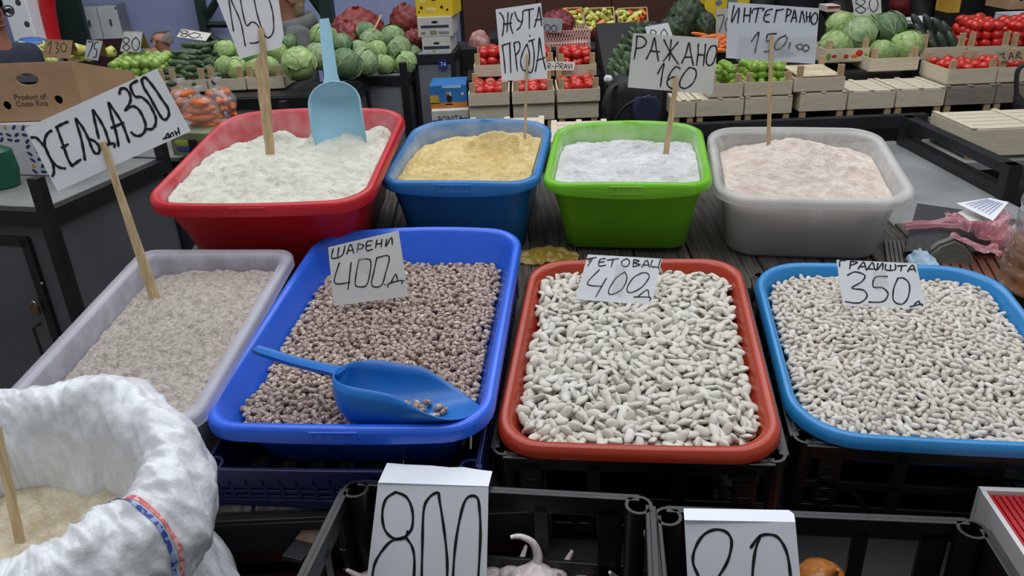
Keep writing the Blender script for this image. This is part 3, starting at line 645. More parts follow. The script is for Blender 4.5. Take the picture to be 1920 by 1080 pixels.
# flour in the sack
sf = MB(); rings = []
for q in range(14):
    s = 1 - q / 13; l = []
    for k in range(0, NR, 3):
        p = RING[k]; v = Vector((p.x - RC.x, p.y - RC.y, 0)); v = v - v.normalized() * .031
        P = Vector((RC.x, RC.y, 0)) + v * s; l.append(Vector((P.x, P.y, 1.092 + .012 * fbm(P.x * 14, P.y * 14) + .004 * fbm(P.x * 60, P.y * 60) - .004)))
    rings.append(l)
low = [Vector((p.x, p.y, .95)) for p in rings[0]]
sf.loft([low] + rings, True, True); tag(sf.build('flour_heap', flm('beige_flour', (214, 204, 182), (184, 170, 142), 45, .6), None, smooth=180), 'beige flour clumped inside the white woven sack', 'flour', kind='stuff')
def stick(parent, a, b, w0, w1, th, m, nrm, name='stick', step=None):
    a, b = Vector(a), Vector(b); n = Vector(nrm).normalized(); t = (b - a).normalized(); x = t.cross(n).normalized(); n = x.cross(t)
    mb = MB(); lo = []
    for i in range(13):
        s = i / 12; w = w0 + (w1 - w0) * s
        if step and s > step[0]: w = step[1] + (w1 - step[1]) * (s - step[0]) / (1 - step[0])
        j = .03 * w * math.sin(i * 2.3); p = a + (b - a) * s + x * j
        if step and s > step[0]: p = p + x * step[2]
        lo.append([p + x * (w / 2) + n * (th / 2), p + x * (w / 2) - n * (th / 2), p - x * (w / 2) - n * (th / 2), p - x * (w / 2) + n * (th / 2)])
    mb.loft(lo, True, True); return mb.build(name, m, parent, smooth=30, bevel=.0006)
q = UZ(33, 1015, 1.088)
st = thing('wooden_stick', q, 'pale wooden stick standing in the flour of the white sack', 'stick')
stick(st, (0, 0, -.02), U(-8, 800, q.y + .02) - q, .0085, .0085, .006, STICKW, (0, -1, .2))
# ================================================================== things on the right of the table
def onT(px, py, dz=0.):
    p = UZ(px, py, 1.05)
    for _ in range(6): p = UZ(px, py, TZ(p.y) + dz)
    return p
p = onT(1938, 548, 0); p = Vector((p.x, p.y, TZ(p.y)))
bt = thing('oil_bottle', p + Vector((0, 0, .008)), 'ribbed clear plastic bottle half full of amber oil', 'bottle', (TILT, 0, 0))
PET = frosted('clear_pet', (225, 228, 232), .20, .10, None, 1.7)
def brad(z): return .064 + .0022 * math.sin(z * 2 * math.pi / .032)
prof = [(.02, .004), (.05, .0), (.060, .006)] + [(brad(z), z) for z in np.linspace(.012, .23, 48)] + [(.058, .245), (.046, .262), (.030, .28), (.019, .292), (.0185, .315)]
b = MB(); b.loft([[Vector((r * math.cos(2 * math.pi * j / 40), r * math.sin(2 * math.pi * j / 40), z)) for j in range(40)] for r, z in prof], True, False); b.build('bottle_body', PET, bt, smooth=60)
OIL = mat('amber_oil', (224, 152, 48), .06, .02, 5, trans=.8, spec=.5)
b = MB(); b.lathe([(.02, .006), (.048, .004), (.057, .009)] + [(brad(z) - .0025, z) for z in np.linspace(.014, .088, 18)] + [(.0, .0885)], 40); b.build('oil', OIL, bt, smooth=60)
b = MB(); b.lathe([(.021, .312), (.021, .332), (.0, .333)], 24); b.build('cap', mat('red_cap', (190, 30, 30), .4), bt, smooth=30)
def slab(name, label, cat, px4, h, m, dz=0., sub=None):
    q = [onT(*a, dz) for a in px4]; c = sum(q, Vector()) / 4; e = thing(name, c, label, cat)
    up = Vector((0, -.11, .994))
    MB().quadbox([v - c + up * h for v in q], up, h * .96).build('cover', m, e, smooth=0, bevel=.0015); return e, c, q
BOOKM = mat('black_leatherette', (30, 31, 35), .5, .1, 20, .1, 120)
e, c, q = slab('ledger_box', 'flat brown box with a black lid beside the milky clear tub', 'box', [(1692, 492), (1862, 492), (1868, 424), (1716, 402)], .016, mat('brown_box_side', (128, 78, 58), .7, .1, 10))
up = Vector((0, -.11, .994)); k_ = [v - c + up * .0262 + (v - c) * .02 for v in q]; MB().quadbox(k_, up, .010).build('black_lid', BOOKM, e, smooth=0, bevel=.001)
pp = thing('note_paper', onT(1850, 392, .10), 'white sheet with blue handwriting lying on the pink bag', 'paper')
o0 = pp.location
P4 = [UP(a, b_, o0, (-.1, -.35, .93)) - o0 for a, b_ in ((1793, 381), (1856, 371), (1891, 379), (1862, 414))]
MB().quadbox(P4, (-.1, -.35, .93), .0008).build('sheet', PAPER, pp, smooth=0)
hw = MB()
for k in range(7):
    s = .15 + .11 * k; a = P4[0].lerp(P4[3], s); b_ = P4[1].lerp(P4[2], s); pts = [a.lerp(b_, .15 + .7 * i / 30) + Vector((0, 0, .0009 + .0005)) + Vector((0, .0015 * math.sin(i * 2.1 + k), 0)) for i in range(31)]
    hw.tube(pts, .0005, 4)
hw.build('handwriting', mat('blue_ink', (110, 120, 190), .6), pp, smooth=0)
o2 = onT(1835, 402, .085); p2 = thing('note_paper', o2, 'crumpled cream note under the handwritten sheet', 'paper')
P4b = [UP(a, b_, o2, (0, -.3, .95)) - o2 for a, b_ in ((1796, 398), (1812, 391), (1862, 414), (1818, 414))]
MB().quadbox(P4b, (0, -.3, .95), .001).build('sheet', PAPER2, p2, smooth=0)
PINK = frosted('pink_film', (236, 150, 164), .55, .25)
def film(name, label, cat, pathpx, wid, dz, m, seed=0, n=40, k=10, crum=.010):
    """crumpled strip of thin plastic laid along a path"""
    pts = catmull([onT(*a, d_) for a, d_ in zip(pathpx, dz)], 8); c = Vector(pts[len(pts) // 2]); L_ = len(pts) - 1
    mb = MB(); ws = wid if hasattr(wid, '__len__') else [wid] * len(pathpx)
    def fn(u, v):
        f = u * L_; i = min(int(f), L_ - 1); p = pts[i].lerp(pts[i + 1], f - i); t = (pts[i + 1] - pts[i]).normalized(); x = t.cross(Vector((0, -.3, 1))).normalized()
        g = u * (len(ws) - 1); j = min(int(g), len(ws) - 2); w = ws[j] + (ws[j + 1] - ws[j]) * (g - j)
        cr = crum * w / .06
        return p - c + x * (v - .5) * w + Vector((0, -.2, 1)) * (cr * (1.3 * abs(noise.noise(Vector((u * 5 + seed, v * 2.2, seed)))) + .22 * abs(noise.noise(Vector((u * 9, v * 4, seed + 3))))))
    mb.grid(fn, n, k); o = mb.build(name, m, None, smooth=180, loc=c); return tag(o, label, cat)
bagp = film('plastic_bag', 'translucent pink plastic bag crumpled between the black-lidded box and the bottle', 'bag', [(1693, 427), (1760, 421), (1820, 425), (1862, 440), (1885, 470)], [.026, .028, .05, .10, .06], [.034, .034, .04, .045, .03], PINK, 1, 60, 16, .03)
for px4, w_ in (([(1880, 396), (1872, 412), (1850, 432), (1862, 452)], [.02, .04, .05, .03]), ([(1782, 440), (1815, 456), (1850, 470), (1872, 474)], [.014, .016, .03, .04]), ([(1772, 404), (1812, 414), (1846, 430)], [.012, .03, .04])):
    f = film('plastic_bag_fold', None, None, px4, w_, [.06, .05, .045, .04][:len(px4)], PINK, 5, 30, 8, .03)
    f.name = 'bag_fold'; f.location = f.location - bagp.location; f.parent = bagp
YEL = frosted('yellow_film', (206, 176, 60), .8, .3)
film('plastic_bag', 'crumpled translucent yellow plastic bag lying under the lime green tub', 'bag', [(972, 486), (1010, 481), (1050, 480), (1085, 484)], [.03, .06, .05, .02], [.006, .008, .008, .006], YEL, 9, 40, 10, .02)
# pouch, cloth, slatted mat
pc = onT(1775, 492); pt = thing('zip_pouch', pc, 'grey-green zip pouch standing between the sky blue basin and the box', 'pouch', (0, 0, -.2))
mb = MB(); sil = [(-.045, 0), (.045, 0), (.040, .02), (.022, .042), (.002, .052), (-.022, .040), (-.042, .018)]
mb.loft([[Vector((x * s, y, z * s)) for x, z in sil] for y, s in ((-.014, .92), (-.009, 1), (.009, 1), (.014, .92))], True, True); mb.build('pouch_body', mat('grey_green_fabric', (118, 120, 108), .8, .1, 30, .2, 200), pt, smooth=50)
mb = MB(); mb.tube([Vector((x * 1.01, -.009, z * 1.01)) for x, z in sil[2:]], .0022, 6); mb.build('piping', mat('dark_piping', (70, 72, 70), .6), pt)
film('cleaning_cloth', 'pale blue folded cloth tucked behind the sky blue basin', 'cloth', [(1702, 492), (1730, 484), (1758, 494)], [.03, .05, .03], [.014, .026, .014], mat('pale_blue_cloth', (166, 190, 208), .85, .05, 30, .1, 150), 4, 30, 16, .010)
mt = thing('slatted_mat', onT(1845, 508), 'reddish brown wooden slatted mat beside the oil bottle', 'mat', (TILT, 0, -.25))
for i in range(11): MB().box((-.085 + .017 * i, 0, .004), (.013, .16, .008)).build('slat', mat('red_brown_slat', (126, 78, 58), .6, .2, 8), mt, smooth=0, bevel=.001)
gm = thing('ribbed_mat', onT(1683, 482), 'grey ribbed mat edge sticking out beside the milky clear tub', 'mat', (TILT, 0, -.35))
for i in range(6): MB().box((-.02 + .008 * i, 0, .005), (.006, .11, .010)).build('rib', mat('grey_rib', (96, 94, 90), .7, .1), gm, smooth=0)
# red corrugated box at the right end of the front shelf
rb = UZ(1905, 1050, .99); rx = thing('corrugated_box', (rb.x + .10, rb.y - .02, .855), 'red corrugated box with a white rim beside the onion crate', 'box', (0, 0, oyaw))
REDC = mat('red_corrugated', (176, 26, 34), .55, .1, 10)
for i in range(24): MB().box((-.09 + .0078 * i, 0, .073), (.006, .22, .146)).build('flute', REDC, rx, smooth=0, bevel=.001)
MB().box((-.097, 0, .075), (.006, .24, .15)).box((0, .115, .075), (.2, .008, .152)).build('white_rim', mat('white_rim_plastic', (206, 206, 206), .5, .05), rx, smooth=0)
# tiny green tag on the garlic crate corner
tg = UZ(1214, 1000, 1.03); tgo = MB().box((0, 0, 0), (.010, .008, .010)).build('plant_scrap', mat('lime_scrap', (120, 150, 60), .6), None, bevel=.003, loc=tg, subsurf=1)
tag(tgo, 'small lime green leaf scrap stuck on the black garlic crate corner', 'scrap')
# ================================================================== handwritten signs
def ribbon(mb, pts, w, n, h):
    """marker line: a thin raised ribbon along pts, on a plane with normal n"""
    n = Vector(n).normalized(); P = catmull(pts, 6) if len(pts) > 2 else [Vector(p) for p in pts]
    if len(P) == 2: P = [P[0].lerp(P[1], i / 4) for i in range(5)]
    t0 = (P[1] - P[0]).normalized(); t1 = (P[-1] - P[-2]).normalized()
    P = [P[0] - t0 * w * .4] + P + [P[-1] + t1 * w * .4]; lo = []
    for i, p in enumerate(P):
        t = (P[min(i + 1, len(P) - 1)] - P[max(i - 1, 0)])
        t = t.normalized() if t.length > 1e-9 else t0
        x = n.cross(t).normalized(); ww = w / 2 * (.55 if i in (0, len(P) - 1) else 1) * (1 + .15 * math.sin(i * .9))
        lo.append([p + x * ww + n * h, p - x * ww + n * h, p - x * ww, p + x * ww])
    mb.loft(lo, True, True)
def sign(name, label, base, P0, n, corners, strokes, xf, lw, mcard=PAPER, mink=INK, stickpx=None, tapes=(), cat='price sign', flap=None, th=.0012, fold=None):
    """a card lying in the plane (P0, n); corners and pen strokes are read off the photo and set on that plane"""
    n = Vector(n).normalized(); P0 = Vector(P0); base = Vector(base)
    def px(c, f=None): ox, oy, s = f or xf; return (ox + c[0] / s, oy + c[1] / s)
    e = thing(name, base, label, cat)
    def on(c, f=None, h=0.): return UP(*px(c, f), P0 + n * h, n) - base
    cm = MB(); q = [on(c) for c in corners]
    if fold:  # extra polygon points bending away from the plane
        pass
    # slightly curled sheet: subdivided quad
    if len(q) == 4:
        def fn(u, v):
            p = q[0].lerp(q[1], u).lerp(q[3].lerp(q[2], u), v); return p + n * (.0022 * math.sin(u * 3.1) * (1 - v) * 0)
        f_ = [fn(i / 6, j / 6) for i in range(7) for j in range(7)]
        cm.quadbox(q, n, th)
    else: cm.quadbox(q, n, th)
    card = cm.build('card', mcard, e, smooth=0)
    ink = MB()
    for s in strokes:
        f = None
        k_ = 1.
        if isinstance(s, tuple) and s[0] == 'w': _, k_, s = s
        elif isinstance(s, tuple): f, s = s
        if len(s) == 1: s = [s[0], (s[0][0] + 3, s[0][1] + 3)]
        ribbon(ink, [on(c, f) for c in s], lw * k_, n, .0006)
    if strokes: ink.build('lettering', mink, e, smooth=0)
    for tp in tapes:
        tm = MB(); tq = [on(c, None, .0012) for c in tp]; tm.quadbox(tq, n, .0004); tm.build('tape', frosted_tape, card, smooth=0)
    if stickpx:
        (a, b, w0, w1, step) = stickpx
        A = UP(*a, P0 + n * .004, n) - base; B = UP(*b, P0 + n * .004, n) - base
        stick(e, A, B + (B - A).normalized() * .025, w0, w1, .005, STICKW, n, step=step)
    if flap:
        fm = MB(); fm.quadbox([Vector(v) - base for v in flap[0]], flap[1], th); fm.build('folded_flap', mcard, e, smooth=0)
    return e
frosted_tape = frosted('clear_tape', (240, 240, 236), .04, .12, None, 1.3, .05, (1, 1, 1))
# --- buckwheat
xf = (40, 130, 4.697)
P0 = UP(290, 560, T['clearL'].P(0, 0, -.03), T['clearL'].M.to_3x3() @ Vector((0, 0, 1)))
S = [[(90, 600), (130, 602), (175, 645), (215, 695), (245, 765), (290, 830), (340, 865), (385, 872)], [(265, 540), (232, 565), (208, 615), (210, 675), (238, 745), (268, 810), (285, 865), (287, 910), (275, 940)],
     [(408, 462), (360, 482), (308, 510)], [(310, 505), (340, 585), (375, 685), (410, 785), (445, 850)], [(358, 690), (410, 660)], [(445, 850), (480, 825), (522, 795)],
     [(560, 795), (548, 710), (525, 600), (495, 500), (480, 435)], [(480, 435), (530, 495), (570, 565), (598, 630), (620, 690), (648, 737), (678, 738), (690, 710), (678, 668), (648, 635), (600, 612)],
     [(632, 360), (642, 430), (662, 520), (682, 605)], [(632, 360), (682, 430), (732, 520), (760, 600), (778, 655)], [(700, 672), (760, 662), (815, 652), (820, 685)],
     [(770, 295), (792, 400), (820, 500), (845, 600), (855, 675)], [(770, 295), (830, 380), (882, 462), (922, 560), (950, 640)], [(795, 515), (900, 470)],
     [(865, 215), (872, 180), (900, 165), (940, 190), (962, 240), (958, 290), (930, 340), (915, 360)], [(920, 356), (980, 325), (1032, 352), (1072, 420), (1095, 490), (1085, 550), (1042, 585), (1000, 580), (970, 555)],
     [(1020, 100), (962, 145), (1000, 236), (1062, 246), (1122, 300), (1162, 370), (1185, 430), (1180, 490), (1150, 525), (1100, 525)],
     [(1060, 95), (1085, 70), (1130, 110), (1190, 190), (1242, 270), (1290, 340), (1300, 400), (1275, 440), (1240, 430), (1190, 350), (1130, 240), (1080, 160), (1060, 95)],
     [(1250, 612), (1268, 600), (1292, 560), (1302, 602)], [(1250, 612), (1325, 590)], [(1308, 592), (1328, 556), (1345, 586)], [(1352, 542), (1370, 582)], [(1380, 515), (1395, 570)], [(1360, 566), (1390, 546)]]
S = S[:-6] + [('w', .5, q_) for q_ in S[-6:]]
sA = sign('price_sign', 'tilted white sign reading HELJDA 350 in Cyrillic on a wooden stick in buckwheat flour', P0, P0, (.06, -1, .18), [(30, 520), (1190, -5), (1490, 545), (320, 1075)], S, xf, .0042, stickpx=((192, 266), (290, 558), .009, .0185, None))
# --- 150
xf = (400, 0, 4)
P0 = UP(513, 288, T['red'].P(0, .1, -.01), T['red'].M.to_3x3() @ Vector((0, 0, 1)))
S = [[(152, 232), (128, 80), (118, -25), (160, 60), (200, 150), (222, 240), (240, 345)], [(195, -60), (222, 100), (250, 190), (288, 165), (325, 180), (352, 230), (352, 285), (330, 318), (275, 324)], [(300, -40), (328, 100), (368, 225), (400, 280), (432, 270), (452, 225), (450, 130), (438, 60), (415, -10), (380, -60)]]
sign('price_sign', 'crumpled white sign reading 150 on a wide wooden stick in the wheat flour', P0, P0, (0, -1, .12), [(28, 5), (-25, -170), (455, -215), (495, 40), (528, 265), (505, 355), (200, 442), (135, 270)], S, xf, .0024, stickpx=((489, 52), (513, 286), .011, .017, (.2, .028, .007)), tapes=())
# --- corn flour
xf = (780, 0, 4)
P0 = UP(984, 264, T['steel'].P(.1, .08, .0), T['steel'].M.to_3x3() @ Vector((0, 0, 1)))
S = [[(626, 95), (648, 118), (660, 160), (656, 215), (648, 268)], [(690, 95), (686, 170), (682, 240)], [(655, 182), (718, 172)], [(722, 100), (706, 175), (726, 250)], [(740, 90), (762, 145), (788, 165)], [(803, 82), (798, 150), (782, 200), (755, 225)], [(812, 78), (882, 65)], [(850, 70), (850, 212)],
     [(888, 202), (912, 120), (925, 52), (942, 192)], [(895, 152), (945, 142)], [(648, 342), (660, 440), (670, 548)], [(645, 342), (708, 320)], [(702, 325), (712, 545)], [(735, 325), (748, 430), (760, 530)], [(735, 322), (772, 315), (778, 368), (745, 420)],
     [(832, 330), (802, 390), (785, 460), (800, 520), (830, 522), (850, 460), (850, 395), (832, 330)], [(845, 310), (888, 295)], [(870, 300), (886, 400), (880, 500), (862, 545), (840, 535)], [(852, 266), (856, 270)], [(896, 535), (918, 400), (925, 282), (945, 400), (972, 522)], [(905, 455), (968, 430)]]
sign('price_sign', 'upright white sign reading ZUTA PROJA in Cyrillic on a thin stick in corn flour', P0, P0, (.02, -1, .1), [(597, 70), (938, 22), (987, 590), (645, 608)], S, xf, .0026, stickpx=((989, 101), (984, 262), .0055, .0065, None))
# --- rye
xf = (1180, 0, 8)
P0 = UP(1249, 286, T['green'].P(.1, .06, -.01), T['green'].M.to_3x3() @ Vector((0, 0, 1)))
x4 = (1120, 0, 4)
S = [[(115, 540), (100, 720), (72, 882)], [(108, 545), (180, 545), (240, 590), (250, 652), (190, 710), (100, 725)], [(255, 885), (330, 730), (375, 565), (402, 720), (435, 912)], [(310, 765), (455, 775)], [(520, 595), (600, 760), (735, 962)], [(628, 595), (612, 760), (600, 902)], [(732, 630), (620, 770), (510, 918)],
     [(785, 945), (850, 800), (893, 640), (922, 800), (960, 980)], [(825, 858), (932, 855)], [(1035, 660), (1030, 800), (1008, 980)], [(1143, 660), (1130, 800), (1110, 982)], [(1030, 820), (1125, 825)], [(1300, 690), (1232, 690), (1180, 770), (1155, 880), (1160, 952), (1200, 982), (1252, 948), (1290, 860), (1312, 762), (1300, 690)],
     (x4, [(452, 552), (498, 475), (485, 560), (473, 650)]), (x4, [(622, 515), (590, 500), (552, 540), (526, 600), (528, 640), (558, 664), (582, 658)]), (x4, [(530, 600), (560, 580), (592, 578)]), (x4, [(690, 505), (650, 550), (620, 610), (622, 650), (660, 662), (710, 630), (740, 570), (735, 522), (690, 505)])]
sign('price_sign', 'white sign reading RAZANO 160 in Cyrillic on a stick in the lime green tub', P0, P0, (.05, -1, .12), [(60, 496), (1336, 576), (1250, 1416), (-24, 1310)], S, xf, .0028, mcard=mat('grey_white_paper', (206, 206, 200), .85, .03, 12), stickpx=((1269, 145), (1249, 284), .010, .012, None))
# --- wholemeal
xf = (1120, 0, 4); x8 = (1440, 0, 8)
P0 = UP(1441, 270, T['clearR'].P(-.08, .1, .01), T['clearR'].M.to_3x3() @ Vector((0, 0, 1)))
S = [[(1025, 42), (1006, 168), (1062, 58), (1052, 172)], [(1106, 60), (1096, 165)], [(1150, 60), (1140, 165)], [(1098, 115), (1146, 115)], [(1160, 98), (1172, 68), (1246, 62), (1240, 80)], [(1206, 68), (1186, 166)], [(1312, 68), (1272, 80), (1252, 120), (1252, 155), (1288, 166)], [(1252, 118), (1290, 106)], [(1345, 72), (1326, 166)], [(1340, 80), (1398, 68)],
     [(1425, 68), (1412, 162)], [(1422, 66), (1452, 78), (1444, 108), (1416, 122)], (x8, [(345, 325), (375, 235), (400, 150), (428, 325)]), (x8, [(360, 270), (420, 262)]), (x8, [(475, 335), (510, 165), (548, 335)]), (x8, [(580, 180), (575, 250), (630, 245)]), (x8, [(635, 185), (620, 330)]), (x8, [(580, 260), (578, 322)]), (x8, [(702, 192), (660, 242), (645, 312), (680, 365), (722, 340), (742, 270), (735, 212), (702, 192)]),
     [(1155, 312), (1210, 240), (1192, 340), (1180, 398)], [(1342, 252), (1278, 260), (1268, 310)], [(1268, 312), (1300, 306), (1302, 350), (1282, 386), (1250, 386)], [(1412, 266), (1362, 290), (1330, 340), (1336, 370), (1370, 366), (1412, 320), (1422, 280)], [(1446, 320), (1436, 366)], [(1488, 348), (1520, 330), (1542, 350), (1520, 372), (1495, 355)], [(1562, 335), (1540, 360), (1556, 386), (1586, 366), (1578, 342), (1562, 335)]]
sign('price_sign', 'white sign reading INTEGRALNO 150,00 in Cyrillic covered with shiny clear tape', P0, P0, (-.03, -1, .1), [(985, 15), (1665, 62), (1632, 480), (965, 435)], S, xf, .0026, mcard=mat('bluish_paper', (208, 214, 222), .7, .03, 12), stickpx=((1447, 66), (1441, 268), .0065, .008, None),
     tapes=[[(1060, 270), (1320, 290), (1500, 415), (1040, 460)], [(1330, 300), (1640, 260), (1640, 400), (1360, 430)]])
# --- cards leaning in the bean basins
def lean(t, px, y, z, slope):
    R3 = t.M.to_3x3(); n = R3 @ Vector((0, -math.sin(slope), math.cos(slope))); P = UP(*px, t.P(0, y, z), R3 @ Vector((0, 0, 1))); return P, n
t = T['blue']; P0, n = lean(t, (697, 572), .17, -.018, math.radians(72))
xf = (360, 420, 2.842)
S = [[(752, 132), (746, 182), (800, 166), (815, 115)], [(783, 125), (776, 172)], [(825, 160), (845, 108), (862, 156)], [(830, 142), (860, 138)], [(886, 104), (880, 150)], [(884, 106), (912, 110), (906, 130), (883, 134)], [(960, 90), (932, 95), (930, 140), (962, 134)], [(930, 117), (956, 112)], [(985, 85), (978, 128)], [(1012, 82), (1008, 122)], [(980, 108), (1010, 102)], [(1038, 82), (1032, 120), (1062, 72), (1068, 108)],
     [(786, 205), (760, 312), (842, 310)], [(848, 205), (832, 348)], [(890, 190), (876, 260), (870, 320), (890, 334), (930, 325), (950, 250), (948, 190), (890, 190)], [(985, 180), (970, 250), (958, 326), (1008, 328), (1032, 260), (1050, 172), (985, 180)], [(1027, 322), (1030, 323)], [(1045, 335), (1048, 318), (1115, 300), (1118, 316)], [(1060, 314), (1085, 268), (1097, 304)], [(1128, 302), (1131, 302)]]
sign('price_card', 'small white card reading SARENI 400 in Cyrillic leaning on the royal blue basin', P0, P0, n, [(725, 125), (1100, 35), (1152, 385), (757, 437)], S, xf, .0019, mcard=PAPER2, tapes=[[(850, 92), (895, 85), (950, 270), (890, 240)]], cat='price card')
t = T['brown']; P0, n = lean(t, (1145, 570), .15, .002, math.radians(50))
xf = (900, 450, 2.512)
S = [[(500, 90), (548, 82)], [(530, 86), (508, 122)], [(518, 88), (512, 100)], [(590, 88), (566, 92), (560, 122), (592, 118)], [(562, 105), (586, 102)], [(600, 95), (652, 88)], [(628, 90), (618, 126)], [(692, 88), (668, 100), (672, 122), (696, 122), (704, 100), (692, 88)], [(725, 92), (720, 125)], [(725, 92), (750, 98), (726, 108), (755, 116), (722, 126)], [(762, 128), (785, 95), (798, 128)], [(768, 118), (796, 118)], [(812, 95), (806, 124), (838, 128), (842, 138)], [(850, 92), (840, 128)],
     [(562, 140), (505, 206), (575, 218)], [(595, 180), (545, 268)], [(682, 150), (640, 180), (605, 240), (622, 256), (670, 230), (692, 180), (682, 150)], [(762, 155), (720, 180), (692, 230), (710, 248), (762, 222), (796, 176), (786, 156), (762, 155)], [(725, 268), (800, 270), (798, 286)], [(745, 265), (788, 235), (796, 268)]]
sign('price_card', 'small white card reading TETOVAC 400 in Cyrillic leaning on the terracotta basin', P0, P0, n, [(508, 68), (857, 88), (808, 308), (450, 278)], S, xf, .0017, tapes=[[(640, 110), (690, 110), (670, 270), (620, 250)]], cat='price card')
t = T['lblue']; P0, n = lean(t, (1655, 575), .14, .002, math.radians(52))
xf = (1380, 450, 2.511)
S = [[(488, 124), (490, 98), (516, 96)], [(540, 100), (535, 136)], [(540, 100), (572, 105), (538, 120)], [(575, 136), (600, 104), (612, 136)], [(582, 126), (608, 125)], [(622, 132), (642, 106), (652, 134)], [(614, 142), (616, 136), (656, 138), (657, 144)], [(668, 110), (665, 140), (690, 108), (690, 140)], [(705, 115), (705, 140), (748, 140), (750, 115)], [(727, 118), (727, 138)], [(760, 122), (802, 120)], [(780, 122), (776, 146)], [(808, 148), (830, 118), (846, 150)], [(814, 138), (842, 138)],
     [(525, 166), (560, 150), (606, 166), (592, 196), (545, 226), (600, 236), (616, 266), (580, 296), (515, 290)], [(712, 172), (656, 175), (646, 220), (690, 225), (716, 255), (690, 290), (625, 292)], [(762, 180), (742, 230), (742, 285), (780, 302), (810, 270), (816, 210), (790, 180), (762, 180)], [(820, 314), (872, 302), (876, 310)], [(840, 302), (860, 288), (866, 304)]]
sign('price_card', 'small white card reading GRADISTA 350 in Cyrillic leaning on the sky blue basin', P0, P0, n, [(473, 93), (848, 110), (897, 325), (505, 312)], S, xf, .0021, tapes=[[(640, 150), (700, 140), (720, 210), (660, 240)]], cat='price card')
# --- big folded cards on the front crates
xf = (560, 780, 2.8235)
def hung(label, crate_px, zr, corners, flap_px, S, xf, lw):
    P0 = UZ(*crate_px, zr); n = Vector((-.12, -.93, .36)).normalized()
    fl = [UZ(xf[0] + c[0] / xf[2], xf[1] + c[1] / xf[2], zr + d) for c, d in flap_px]
    return sign('price_card', label, P0, P0, n, corners, S, xf, lw, mcard=mat('bright_paper', (228, 232, 240), .8, .02, 10), cat='price card', flap=(fl, Vector((0, 0, 1))))
S = [[(515, 402), (462, 440), (443, 520), (456, 600), (500, 645), (560, 640), (600, 590), (602, 500), (572, 430), (515, 402)], [(578, 610), (560, 645), (490, 662), (430, 730), (398, 800), (386, 900)], [(570, 645), (600, 690), (613, 760), (608, 900)], [(650, 900), (655, 700), (662, 500), (692, 430), (738, 405), (745, 440), (770, 600), (786, 760), (785, 900)], [(815, 900), (826, 720), (850, 560), (886, 440), (942, 428), (958, 500), (962, 650), (948, 900)]]
hung('large folded white card reading 800 hung over the garlic crate', (812, 907), 1.064, [(420, 352), (1005, 372), (992, 1000), (345, 1000)], [((420, 352), 0), ((1005, 372), 0), ((1025, 292), 0), ((960, 285), 0), ((870, 270), 0), ((800, 272), 0), ((700, 262), 0), ((560, 256), 0), ((468, 248), 0)], S, xf, .0032)
xf = (1200, 780, 2.667)
S = [[(330, 900), (292, 800), (266, 735), (272, 672), (312, 600), (372, 568), (432, 580), (458, 630), (440, 720), (395, 800), (350, 870)], [(555, 656), (600, 600), (662, 594), (702, 620), (736, 690), (752, 800), (752, 900)], [(600, 600), (575, 680), (562, 800), (562, 900)]]
hung('large white card reading 20 hung over the onion crate', (1390, 975), 1.054, [(222, 520), (777, 530), (815, 960), (245, 960)], [((222, 520), 0), ((777, 530), 0), ((770, 490), 0), ((745, 470), 0), ((218, 462), 0)], S, xf, .0032)
# ================================================================== stalls behind
_mc = {}
def cbox(dims, m, name, bev=.0015):
    k = (tuple(round(d, 4) for d in dims), m.name, name)
    if k not in _mc: _mc[k] = MB().box((0, 0, 0), dims).mesh(name, m, 0)
    return _mc[k]
def wcrate(loc, yaw, label, w=.245, d=.30, bh=.075, ph=.115, inv=False, group=None, m=WOOD, m2=WOOD2, slats=5, front=None):
    """thin-board wooden fruit crate; inverted it stands on its corner posts with the slatted floor on top"""
    e = thing('wooden_crate', loc, label, 'crate', (0, 0, yaw), group); t = .006
    zb = ph - bh / 2 if inv else bh / 2 + .006; zs = ph + .002 if inv else .003
    for s in (-1, 1):
        place('front_board' if s < 0 else 'back_board', cbox((w, t, bh), front if (front and s < 0) else m, 'board'), e, loc=(0, s * (d / 2 - t / 2), zb))
        place('side_board', cbox((t, d - 2 * t, bh), m, 'board'), e, loc=(s * (w / 2 - t / 2), 0, zb))
        for j in (-1, 1): place('corner_post', cbox((.030, .014, ph), m2, 'post'), e, loc=(s * (w / 2 - .022), j * (d / 2 - t - .0075), ph / 2 + (0 if inv else .006)))
    for i in range(slats):
        sw = (d - .012) / slats
        place('bottom_slat', cbox((w - .004, sw - .006, .004), m, 'slat'), e, loc=(0, -d / 2 + .006 + sw * (i + .5), zs))
    if inv:
        for x in (-1, 0, 1): place('floor_batten', cbox((.022, d, .005), m, 'batten'), e, loc=(x * (w / 2 - .012), 0, zs + .0048))
    return e
def px_crate(x0, x1, yb, Y, label, **k):
    """crate whose front bottom edge runs from pixel x0 to x1 at pixel row yb, standing at depth Y"""
    a, b = U(x0, yb, Y), U(x1, yb, Y); w = (b - a).length * .985; d = k.get('d', .30); c = (a + b) / 2
    yaw = math.radians(-1.5)
    return wcrate((c.x, c.y + d / 2, k.pop('z', c.z)), yaw, label, w=w, **k), Vector((c.x, c.y, c.z)), w
